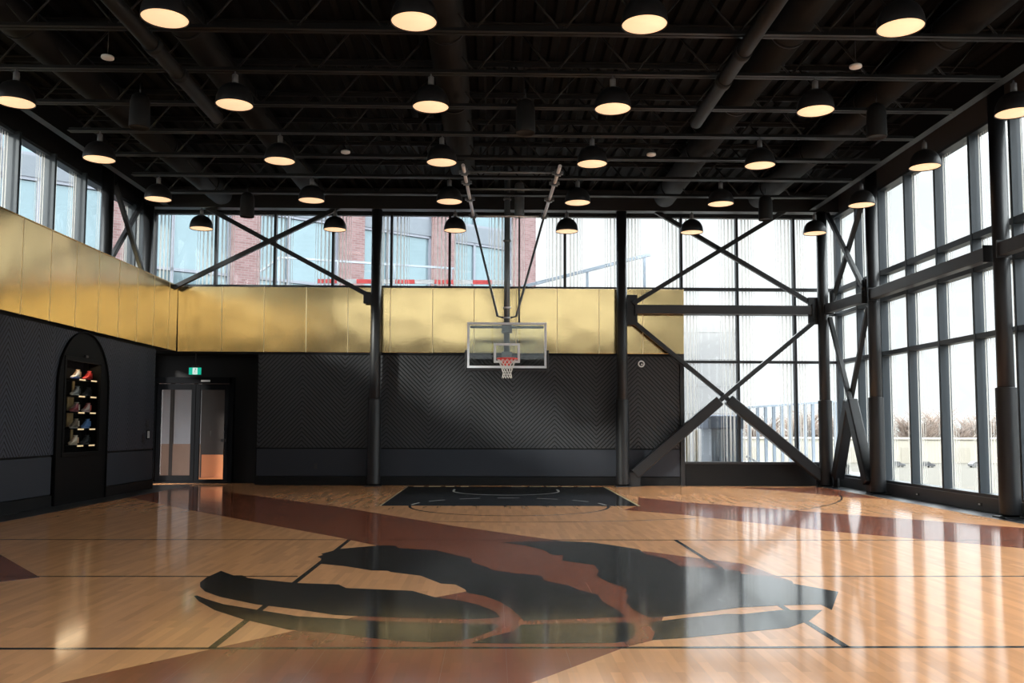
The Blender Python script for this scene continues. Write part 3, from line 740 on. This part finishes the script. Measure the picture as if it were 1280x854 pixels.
# front surround: arch panel with a rectangular opening
m = MB()
def col_strip(y0, y1, z0):  # vertical strips under the arch curve from z0 up
    c, r = (NY0+NY1)/2, (NY1-NY0)/2; n = 6
    for k in range(n):
        ya, ybb = y0+(y1-y0)*k/n, y0+(y1-y0)*(k+1)/n
        f = lambda y: 2.25+1.11*math.sqrt(max(0,1-((y-c)/r)**2))
        m.hexa([(XL-.30,ya,z0),(XL+.02,ya,z0),(XL+.02,ybb,z0),(XL-.30,ybb,z0),(XL-.30,ya,f(ya)),(XL+.02,ya,f(ya)),(XL+.02,ybb,f(ybb)),(XL-.30,ybb,f(ybb))])
col_strip(NY0, CY0, 0); col_strip(CY1, NY1, 0); col_strip(CY0, CY1, 2.84)
m.box(XL-.30, XL+.02, CY0, CY1, 0, .90)
m.build('surround', M['cabinet'], t)
m = MB(); mold = [(XL+.035, y, z) for y, z in outer]; m.tube(mold, .018, 8); m.build('arch_moulding', M['cabinet'], t)
m = MB(); m.box(XL-.40, XL-.385, CY0, CY1, .9, 2.84); m.build('back_panel', M['cabinet'], t)
m = MB(); m.box(XL-.40, XL-.30, CY0-.02, CY0+.01, .9, 2.84); m.box(XL-.4,XL-.3,CY1-.01,CY1+.02,.9,2.84); m.box(XL-.4,XL-.3,CY0,CY1,2.82,2.86); m.box(XL-.4,XL-.3,CY0,CY1,.88,.91); m.build('liner', M['cabinet'], t)
m = MB()
for a in ((CY0,CY1,2.76,2.84),(CY0,CY1,.90,.98)): m.box(XL-.03,XL+.035,*a)
for a in ((CY0,CY0+.08),(CY1-.14,CY1)): m.box(XL-.03,XL+.035,a[0],a[1],.98,2.76)
m.build('door_frame', M['cabinet'], t, bevel=.006)
m = MB(); m.box(XL-.02,XL-.012,CY0+.08,CY1-.14,.98,2.76); m.build('glass_pane', M['glass'], t)
m = MB(); m.box(XL+.02,XL+.06,(CY0+CY1)/2-.06,(CY0+CY1)/2+.06,2.86,2.90); m.build('lock', M['steelgrey'], t)
SZ = [2.435,2.10,1.775,1.445,1.115]; SY = [17.99,18.50]
for r, z in enumerate(SZ):
    for y in SY:
        m = MB(); m.box(XL-.385,XL-.06,y-.23,y+.23,z-.02,z); sh = m.build('shelf', M['cabinet'], t)
        m = MB(); m.box(XL-.062,XL-.052,y-.13,y+.12,z-.034,z-.006); m.build('light_strip', M['strip'], sh)
for z0, z1 in ((1.47,1.75),(1.80,2.07)):
    m = MB(); m.box(XL-.36,XL-.345,18.00,18.26,z0,z1); m.build('oak_backing', M['cabwood'], t)
for z0, z1 in ((1.15,1.42),(2.13,2.40)):
    m = MB(); m.box(XL-.36,XL-.345,18.18,18.28,z0,z1); m.build('oak_backing', M['cabwood'], t)
# sneakers: toe points towards -y
def sneaker(y, z, label, upper, sole, accent, collar):
    t = thing('sneaker', label, 'shoe', (XL-.20, y, z), 0, 'sneakers in the arched cabinet')
    mu, ms, ma, mc = [mat('sneaker_'+n, c, .55) for n, c in (('upper',upper),('sole',sole),('accent',accent),('collar',collar))]
    st = [(-.155,.030,.028),(-.145,.042,.045),(-.115,.050,.060),(-.075,.051,.075),(-.035,.049,.100),(.005,.046,.130),(.04,.044,.165),(.075,.043,.178),(.11,.042,.185),(.135,.038,.18),(.148,.030,.10)]
    m = MB(); rings = []
    for yy, w, h in st:
        pts = []
        for k in range(12):
            a = 2*PI*k/12; cx, cz = math.cos(a), math.sin(a)
            ww = w*(1-.28*max(cz,0)*(h > .09))
            pts.append(m.bm.verts.new((ww*cx, yy, .028 + (h-.028)*(.5+.5*cz))))
        rings.append(pts)
    m.skin(rings); m.build('upper', mu, t)
    m = MB(); out = []
    for k in range(20):
        a = 2*PI*k/20; out.append((.052*math.cos(a)*(1-.12*(math.sin(a) > .3)), -.003+.162*math.sin(a)))
    m.prism(out, 0, .030); m.build('sole', ms, t, bevel=.006)
    m = MB(); m.tube([(.034*math.cos(2*PI*k/16), .092+.045*math.sin(2*PI*k/16), .183) for k in range(16)], .009, 8, closed=True); m.build('collar', mc, t)
    m = MB()
    for k in range(5):
        f = k/4; m.bar((-.028,-.07+.10*f,.080+.075*f),(.028,-.07+.10*f,.080+.075*f),.010,.008)
    m.build('laces', ma, t)
    m = MB(); m.box(.040,.0475,.085,.14,.035,.15); m.box(-.0475,-.040,.085,.14,.035,.15); m.build('heel_counter', ma, t, bevel=.003)
SH = [('white high top sneaker with blue sole and tan heel, top row left',(.80,.80,.82),(.10,.14,.5),(.45,.28,.16),(.5,.32,.2)),
      ('bright red high top sneaker, top row right',(.62,.03,.03),(.5,.03,.03),(.4,.02,.02),(.5,.03,.03)),
      ('grey sneaker with pale toe, second row left',(.38,.37,.37),(.45,.42,.38),(.12,.11,.11),(.3,.3,.3)),
      ('black high top sneaker, second row right',(.035,.035,.04),(.05,.05,.055),(.03,.03,.03),(.05,.05,.05)),
      ('maroon sneaker with cream collar, third row left',(.32,.035,.05),(.25,.04,.05),(.6,.45,.36),(.75,.6,.48)),
      ('white sneaker with pink side, third row right',(.82,.66,.62),(.75,.5,.46),(.72,.12,.10),(.7,.25,.22)),
      ('brown patterned sneaker, fourth row left',(.28,.20,.15),(.36,.30,.25),(.55,.42,.32),(.4,.3,.22)),
      ('light blue high top sneaker, fourth row right',(.18,.33,.66),(.22,.36,.66),(.14,.27,.58),(.2,.36,.68)),
      ('cream and peach high top sneaker, bottom row left',(.85,.68,.52),(.75,.56,.42),(.8,.45,.28),(.8,.6,.45)),
      ('dark grey sneaker, bottom row right',(.06,.06,.065),(.07,.07,.075),(.05,.05,.05),(.08,.08,.08))]
k = 0
for z in SZ:
    for y in SY:
        sneaker(y, z, *SH[k]); k += 1
L = bpy.data.lights.new('cabinet_light','AREA'); L.energy = 5.5; L.color = (1,.72,.45); L.shape = 'RECTANGLE'; L.size = .22; L.size_y = 1.4
lo = bpy.data.objects.new('cabinet_light', L); C.objects.link(lo); lo.location = (XL-.16,18.0,2.74); lo.rotation_euler = (0,math.radians(-20),0); lo.parent = cab

# ------------------------------------------------------------------- doors
DY = 23.62
m = MB()
m.box(-9.05,-8.88,DY-.06,DY+.12,0,2.78); m.box(-6.98,-6.86,DY-.06,DY+.12,0,2.78); m.box(-8.9,-6.9,DY-.06,DY+.12,2.62,2.78)
m.box(-9.05,-6.9,DY-.08,DY+.2,-.01,.045)
d1 = tag(m.build('door_1', M['doorblk'], bevel=.006), 'black framed double glass door in the back left alcove', 'door', kind='structure')
def leaf(x0, x1, zg, label=None, handle=None):
    m = MB(); z0, z1 = .05, 2.60
    m.box(x0,x0+.11,DY-.03,DY+.03,z0,z1); m.box(x1-.11,x1,DY-.03,DY+.03,z0,z1); m.box(x0+.11,x1-.11,DY-.03,DY+.03,z1-.15,z1); m.box(x0+.11,x1-.11,DY-.03,DY+.03,z0,zg)
    lf = m.build('door_leaf', M['doorblk'], d1, bevel=.005)
    m = MB(); m.box(x0+.11,x1-.11,DY-.008,DY+.008,zg,z1-.15); m.build('glass_pane', M['glass'], lf)
    if handle:
        m = MB(); m.tube([(handle,DY-.09,.75),(handle,DY-.09,1.5)], .016, 10); m.tube([(handle,DY-.09,.85),(handle,DY-.02,.85)],.01,8); m.tube([(handle,DY-.09,1.4),(handle,DY-.02,1.4)],.01,8)
        m.box(handle-.10,handle+.04,DY-.05,DY-.03,1.08,1.16); m.build('door_handle', M['rubber'], lf)
leaf(-8.87,-7.86,.20)
leaf(-7.85,-6.99,.10, handle=-7.07)
# corridor beyond the doors
m = MB()
m.box(-10.6,-6.2,23.9,28.2,-.12,0.0); cf = tag(m.build('floor_corridor', M['corrfloor']), 'orange floor of the corridor beyond the glass door', 'floor', kind='structure')
m = MB(); m.box(-10.6,-8.55,27.2,27.35,0,3.0); m.box(-10.75,-10.6,23.9,28.2,0,3.0)
cw = tag(m.build('wall_corridor', M['corrwall']), 'pale grey corridor wall seen through the left glass leaf', 'wall', kind='structure')
m = MB(); m.box(-10.6,-8.55,27.16,27.2,0,.95); m.build('wainscot', M['corrdado'], cw)
for x in (-9.75,-9.05):
    m = MB(); m.box(x-.05,x+.05,27.14,27.2,0,3.0); m.build('panel_strip', M['corrwood'], cw)
m = MB(); m.box(-8.55,-6.1,26.2,27.35,0,3.0); m.box(-6.3,-6.15,23.9,26.2,0,3.0)
cw2 = tag(m.build('wall_corridor', M['corrwood']), 'dark brown corridor wall seen through the right glass leaf', 'wall', kind='structure')
m = MB(); m.box(-8.5,-6.3,26.17,26.2,0,.66); m.build('lit_skirting', M['corrfloor'], cw2)
m = MB(); m.box(-10.75,-6.1,23.9,28.2,3.0,3.1); tag(m.build('ceiling_corridor', M['blackwall']), 'corridor ceiling beyond the glass door', 'ceiling', kind='structure')
L = bpy.data.lights.new('corridor_lamp','AREA'); L.energy = 7.5; L.color = (1,.9,.82); L.size = .8
lo = bpy.data.objects.new('corridor_lamp', L); C.objects.link(lo); lo.location = (-9.4,25.6,2.95)
L = bpy.data.lights.new('corridor_lamp','AREA'); L.energy = 3.4; L.color = (1,.8,.6); L.size = .5
lo = bpy.data.objects.new('corridor_lamp', L); C.objects.link(lo); lo.location = (-7.3,25.0,2.95)

# exit sign, tag and wall devices
t = thing('exit_sign', 'green lit running man exit sign hung over the glass door', 'exit sign', (-7.63,22.80,2.79))
m = MB(); m.box(-.17,.17,.0,.05,0,.21); m.build('housing', M['shade'], t, bevel=.006)
m = MB(); m.box(-.155,.155,-.006,0,.015,.195); m.build('green_face', M['green'], t)
m = MB(); m.box(-.06,.06,-.010,-.006,.02,.19); m.build('white_panel', M['signwhite'], t)
m = MB(); ms = .0; y0, y1 = -.014, -.010
m.lathe([(0,-.002),(.012,-.002),(.012,.002),(0,.002)], n=12)
for v in m.bm.verts: v.co = Vector((v.co.x+.012, -.012+v.co.z, v.co.y+.160))
for p, q in (((.008,.145),(-.004,.095)),((.006,.135),(.036,.115)),((.006,.135),(-.028,.118)),((-.004,.095),(.024,.070)),((.024,.070),(.020,.035)),((-.004,.095),(-.014,.060)),((-.014,.060),(-.040,.050))):
    m.bar((p[0],-.012,p[1]),(q[0],-.012,q[1]),.004,.012,up=(0,1,0))
m.build('running_figure', M['figure'], t)
m = MB(); m.box(-.09,.09,.0,.045,.21,.25); m.tube([(0,.025,.25),(0,.025,.56)],.012,8); m.build('mount', M['steelgrey'], t)
t = tag(MB().box(-7.72,-7.48,DY-.075,DY-.06,2.66,2.71).build('door_tag', M['white'], bevel=.003), 'small white plate above the glass door', 'sign')
def device(name, label, cat, y, z, w, h, mt, toggles):
    t = thing(name, label, cat, (XL,y,z))
    m = MB(); m.box(0,.012,-w/2,w/2,-h/2,h/2); m.build('cover_plate', mt, t, bevel=.003)
    for k in range(toggles):
        yy = (k-(toggles-1)/2)*w/max(toggles,1)*.8
        m = MB(); m.box(.012,.022,yy-.014,yy+.014,-h*.38,h*.38); m.build('toggle', M['white'], t, bevel=.002)
device('light_switch','light switch plate with two white toggles on the left wall','light switch',21.30,1.29,.17,.22,M['cabinet'],2)
device('card_reader','black wall control left of the white toggled switch','control',21.02,1.20,.13,.2,M['rubber'],0)
device('thermostat','black wall control above the white toggled switch','control',21.24,1.54,.15,.17,M['rubber'],0)
t = thing('wall_speaker', 'small round white device on the black wall right of the hoop', 'sensor', (3.82,YB,3.14))
m = MB(); m.lathe([(.055,0),(.085,0),(.09,.02),(.08,.035),(.058,.03),(.055,0)], n=24)
for v in m.bm.verts: v.co = Vector((v.co.x, -v.co.z, v.co.y))
m.build('ring', M['white'], t)
m = MB(); m.lathe([(0,0),(.055,0),(.055,.012),(0,.012)], n=20)
for v in m.bm.verts: v.co = Vector((v.co.x, -v.co.z, v.co.y))
m.build('grille', M['rubber'], t)
m = MB(); m.lathe([(0,.012),(.022,.012),(.022,.03),(0,.032)], n=16)
for v in m.bm.verts: v.co = Vector((v.co.x+.012, -v.co.z, v.co.y-.012))
m.build('button', M['white'], t)
t = thing('wall_outlet', 'black outlet low on the back wall left of the column', 'outlet', (-4.54,YB,.48))
m = MB(); m.box(-.04,.04,-.012,0,-.07,.07); m.build('cover_plate', M['rubber'], t, bevel=.003)
m = MB(); m.box(-.018,.018,-.016,-.012,-.045,-.01); m.box(-.018,.018,-.016,-.012,.01,.045); m.build('socket', M['steelgrey'], t)
for x, y in ((8.886,18.6),(8.886,16.2)):
    t = thing('curb_outlet', 'small outlet plate on the right curb, %s' % ('farther one' if y > 17 else 'nearer one'), 'outlet', (x,y,.12))
    m = MB(); m.box(0,.014,-.07,.07,-.03,.03); m.build('cover_plate', M['steelgrey'], t, bevel=.003)
    m = MB(); m.box(-.006,0,-.03,.03,-.015,.015); m.build('flap', M['white'], t)

# ----------------------------------------------------------- outside world
m = MB(); m.box(-200,420,-120,420,-8.1,-7.6)
tag(m.build('ground_outside', M['ground']), 'pale dry ground outside the glazing', 'ground', kind='structure')
m = MB(); m.box(-3,10.8,23.95,35,-7.6,.18); m.box(-3,9.3,23.35,23.95,-7.6,.18)
tag(m.build('terrace_outside', M['terrace']), 'pale terrace outside the back right window', 'terrace', kind='structure')
# brick building
ang = math.atan2(-.573,-.819)
t = thing('brick_building', 'red brick building with tall blue glass windows beyond the back left windows', 'building', (1.75,37.2,-1.0), ang)
m = MB(); m.box(0,46,-9,-.6,-6.6,24); m.build('core_wall', M['spandrel'], t)
m = MB(); m.box(-.02,0.9,-9,-.02,-6.6,24); m.build('end_wall', M['brick'], t)
NB = 11
for k in range(NB+1):
    x = .10+3.95*k; m = MB(); m.box(x,x+.95,-.6,0,-6.6,24); m.build('brick_pier', M['brick'], t)
for k in range(NB):
    x0, x1 = .10+3.95*k+.95, .10+3.95*(k+1)
    for z0 in (2.2,6.4,10.6,14.8):
        m = MB(); m.box(x0,x1,-.5,-.22,z0+3.55,z0+4.2); m.build('spandrel_panel', M['spandrel'], t)
        m = MB()
        for xa in (x0,(x0+x1)/2-.05+.4,x1-.10): m.box(xa,xa+.10,-.40,-.24,z0,z0+3.55)
        for zz in (z0,z0+1.15,z0+3.45): m.box(x0,x1,-.40,-.24,zz,zz+.1)
        wf = m.build('window_frame', M['bframe'], t)
        m = MB(); m.box(x0,x1,-.36,-.32,z0,z0+3.55); m.build('pane', M['bglass'], wf)
m = MB(); m.box(-.2,46.2,-9.2,.15,24,24.4); m.build('parapet', M['roof'], t)
# concrete block building by the terrace
t = thing('concrete_building', 'pale concrete block building behind the back right window', 'building', (6.2,29.4,.18))
m = MB(); m.box(0,1.95,0,5,0,5.2); m.build('block_wall', M['concrete'], t)
for z in (.9,1.8,2.7,3.6,4.5):
    m = MB(); m.box(0,1.95,-.012,0,z,z+.02); m.build('course_joint', M['joint'], t)
m = MB(); m.box(-.05,2.0,-.05,5.05,5.2,5.35); m.build('coping', M['concrete'], t)
# stair handrail outside
t = thing('stair_handrail', 'sloping steel stair handrail outside the back windows right of the hoop', 'handrail', (0,0,0))
def post(par, x, y, z0, z1, w=.07): m = MB(); m.box(x-w/2,x+w/2,y-w/2,y+w/2,z0,z1); m.build('post', M['galv'], par)
m = MB(); m.bar((.8,26,5.62),(4.62,26,6.62),.09,.09); m.build('rail', M['galv'], t)
for x, z in ((1.0,5.65),(2.75,6.12),(4.45,6.56)): post(t, x, 26, 0.18, z)
m = MB(); m.box(.7,4.7,25.6,27.2,4.2,4.4); m.build('landing', M['concrete'], t)
t = thing('walkway_handrail', 'thin steel walkway rail outside the back left windows', 'handrail', (0,0,0))
m = MB(); m.bar((-7.0,26.5,6.12),(-6.45,26.5,6.55),.06,.06); m.bar((-6.45,26.5,6.55),(-1.2,26.5,6.25),.06,.06); m.build('rail', M['galv'], t)
for x in (-6.45,-4.7,-3.0,-1.3): post(t, x, 26.5, 4.4, 6.55-.057*(x+6.45), .05)
m = MB(); m.box(-7.2,-1.0,26.2,27.4,4.2,4.4); m.build('walkway', M['concrete'], t)
t = thing('safety_barrier', 'red and white safety barrier outside at the foot of the back windows', 'barrier', (0,0,0))
for k in range(10):
    x = -5.1+.56*k; m = MB(); m.box(x,x+.555,25.5,25.56,5.62,5.74); m.build('rail_section', M['barred'] if k % 2 == 0 else M['barwhite'], t)
for x in (-4.9,-3.3,-1.7,-.1): post(t, x, 25.53, 4.4, 5.62, .06)
m = MB(); m.box(-5.2,.55,25.3,25.8,4.2,4.4); m.build('footing', M['concrete'], t)
# terrace railing
t = thing('terrace_railing', 'steel railing with vertical bars on the terrace outside the back right window', 'railing', (0,0,0))
A, B = Vector((7.15,25.6,0)), Vector((10.6,27.4,0))
m = MB(); m.bar(A+Vector((0,0,2.07)), B+Vector((0,0,2.32)), .07, .06); m.build('rail', M['galv'], t)
m = MB(); m.bar(A+Vector((0,0,.45)), B+Vector((0,0,.45)), .05, .05); m.build('rail', M['galv'], t)
for k in range(13):
    q = A.lerp(B, k/12); post(t, q.x, q.y, .18, 2.05+.25*k/12, .085)
# shed with tarp, bricks and timber
t = thing('storage_container', 'blue grey metal container under a dark tarp on the terrace', 'container', (5.75,24.0,.18))
m = MB(); m.box(.15,.95,0,1.2,0,1.28)
for k in range(5): m.box(.17+k*.17,.23+k*.17,-.03,0,.05,1.2)
m.build('body', M['container'], t, bevel=.01)
m = MB(); m.box(.05,1.05,-.06,1.25,1.28,1.66); m.build('tarp', M['containertop'], t, bevel=.05)
t = thing('timber_rack', 'pale timber posts leaning beside the container outside', 'timber', (5.15,23.72,.18))
m = MB(); m.box(0,.09,0,.09,0,1.3); m.build('post', M['lumber'], t)
m = MB(); m.box(.22,.32,0,.09,0,1.25); m.build('post', M['lumber'], t)
m = MB(); m.box(-.15,.45,-.03,.0,.12,.26); m.build('cross_plank', M['lumber'], t)
t = tag(MB().box(5.72,5.98,23.66,23.88,.18,.42).box(5.77,5.92,23.68,23.84,.42,.5).build('brick_stack', M['pinkbrick'], bevel=.01), 'small pink brick stack on the terrace outside', 'bricks')
m = MB(); m.bar((6.98,24.5,.72),(7.75,24.3,.24),.16,.07)
tag(m.build('leaning_plank', M['barwhite'], bevel=.006), 'white plank lying aslant on the terrace outside', 'plank')
# far side of the right glazing: the ground lies a storey or two below the hall
GZ = -7.6
t = thing('white_warehouse', 'long low cream warehouse far beyond the right glazing', 'building', (60,230,GZ))
m = MB(); m.box(-20,180,0,30,0,6.0); m.build('wall', M['cream'], t)
m = MB(); m.box(-20.3,180.3,-.3,30.3,6.0,6.3); m.build('roof_edge', M['cream2'], t)
for k in range(12):
    m = MB(); m.box(-10+14*k,-6+14*k,-.15,0,0,4); m.build('loading_door', M['cream2'], t)
def car(x, y, rz, col, label):
    t = thing('parked_car', label, 'car', (x,y,GZ), rz, 'cars parked beyond the right glazing')
    mc = mat('car_paint', col, .5)
    m = MB(); m.prism_ax([(-2.1,.3),(2.1,.3),(2.15,.75),(1.2,.9),(.6,1.4),(-1.3,1.42),(-1.9,.95),(-2.15,.85)], 'y', -.85, .85); m.build('body', mc, t, bevel=.06)
    m = MB(); m.prism_ax([(.55,1.30),(1.05,.95),(-1.75,.95),(-1.25,1.32)], 'y', -.87, .87); m.build('side_windows', M['tyre'], t)
    for sx in (-1.3,1.35):
        for sy in (-.8,.8):
            m = MB(); m.tube([(sx,sy-.1,.32),(sx,sy+.1,.32)], .32, 16); m.build('wheel', M['tyre'], t)
car(87.5,205,.1,(.05,.055,.06),'dark grey car parked far outside the right glazing, farthest left'); car(93,205,.1,(.05,.05,.055),'charcoal car parked far outside the right glazing, second from left')
car(99.5,204,.1,(.03,.03,.035),'black car parked far outside the right glazing, second from right'); car(112,204,.1,(.07,.07,.075),'grey car parked far outside the right glazing, farthest right')
def tree(seed, h):
    rnd = random.Random(seed)
    t = thing('bare_tree', 'bare brown tree in the distant row behind the cream warehouse', 'tree', (0,0,GZ), 0, 'bare trees behind the far warehouse')
    m = MB(); m.tube([(0,0,0),(.1,0,h*.3),(0,.1,h*.55)], [.4,.3,.16], 8); m.build('trunk', M['bark'], t)
    m = MB()
    for k in range(110):
        z0 = h*(.15+.42*rnd.random()); a = 2*PI*rnd.random(); l = h*(.25+.3*rnd.random())
        p = Vector((0,0,z0)); q = p + Vector((math.cos(a)*l*.5, math.sin(a)*l*.5, l*.55)); m.tube([p, q], [.12,.04], 5)
        for j in range(5):
            u = p.lerp(q,.25+.16*j); a2 = a+rnd.uniform(-1.3,1.3); l2 = l*.42
            m.tube([u, u+Vector((math.cos(a2)*l2*.7, math.sin(a2)*l2*.7, l2*.6))], [.07,.03], 4)
    m.build('branches', M['twig'], t)
    return t
tk = [tree(k, 13.5+1.2*k) for k in range(4)]
rnd = random.Random(3)
for k in range(26):
    x, y = 58+5.2*k+rnd.uniform(-1.5,1.5), 268+rnd.uniform(-4,4)
    if k < 4: tk[k].location = (x,y,GZ)
    else: dup(tk[k%4], (x,y,GZ), 'bare brown tree in the distant row behind the cream warehouse', rz=rnd.uniform(0,6))

# ------------------------------------------------------- sky, sun and camera
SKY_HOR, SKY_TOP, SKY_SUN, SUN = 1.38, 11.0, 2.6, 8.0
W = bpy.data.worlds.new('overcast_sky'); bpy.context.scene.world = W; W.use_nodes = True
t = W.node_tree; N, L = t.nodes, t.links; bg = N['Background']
tc = N.new('ShaderNodeTexCoord'); sp = N.new('ShaderNodeSeparateXYZ'); L.new(tc.outputs['Generated'], sp.inputs[0])
def ramp(sock, f0, f1, t0, t1):
    mr = N.new('ShaderNodeMapRange'); mr.interpolation_type = 'SMOOTHSTEP'
    for n, v in zip(('From Min','From Max','To Min','To Max'), (f0,f1,t0,t1)): mr.inputs[n].default_value = v
    L.new(sock, mr.inputs['Value']); return mr.outputs[0]
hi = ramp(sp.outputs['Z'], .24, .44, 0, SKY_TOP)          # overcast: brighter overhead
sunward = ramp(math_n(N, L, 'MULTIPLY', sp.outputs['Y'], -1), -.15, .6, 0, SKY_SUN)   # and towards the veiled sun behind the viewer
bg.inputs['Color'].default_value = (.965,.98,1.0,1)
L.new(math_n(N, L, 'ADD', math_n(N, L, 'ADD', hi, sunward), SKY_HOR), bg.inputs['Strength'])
sun = bpy.data.lights.new('veiled_sun','SUN'); sun.energy = SUN; sun.angle = math.radians(5); sun.color = (1,.95,.88)
so = bpy.data.objects.new('veiled_sun', sun); C.objects.link(so)
so.rotation_euler = Vector((1,.85,-.46)).to_track_quat('-Z','Y').to_euler()

cam = bpy.data.cameras.new('camera'); co = bpy.data.objects.new('camera', cam); C.objects.link(co)
cam.sensor_width = 36; cam.sensor_fit = 'HORIZONTAL'; cam.lens = 1110/1280*36
cam.shift_x = 0; cam.shift_y = 28/1280
yaw, pitch, roll = .0204, .0704, .0033
cy, sy, cp, spt = math.cos(yaw), math.sin(yaw), math.cos(pitch), math.sin(pitch)
fw = Vector((sy*cp, cy*cp, spt)); rt = Vector((cy,-sy,0)); up = rt.cross(fw)
c, s = math.cos(roll), math.sin(roll); rt, up = rt*c+up*s, up*c-rt*s
R = Matrix((rt, up, -fw)).transposed().to_4x4(); R.translation = Vector((0,0,1.51)); co.matrix_world = R
cam.clip_end = 500; cam.clip_start = .05
S = bpy.context.scene; S.camera = co
S.view_settings.view_transform = 'Standard'; S.view_settings.look = 'None'; S.view_settings.gamma = 1; S.view_settings.exposure = 0
S.view_settings.use_curve_mapping = False
for k in ('warm','strip','green','signwhite'): M[k].cycles.emission_sampling = 'NONE'
S.cycles.use_adaptive_sampling = False; S.cycles.use_guiding = True; S.cycles.guiding_training_samples = 48
S.cycles.sample_clamp_indirect = 2.5
S.cycles.use_denoising = True
S.cycles.max_bounces = 10; S.cycles.transparent_max_bounces = 24; S.cycles.diffuse_bounces = 5; S.cycles.glossy_bounces = 6
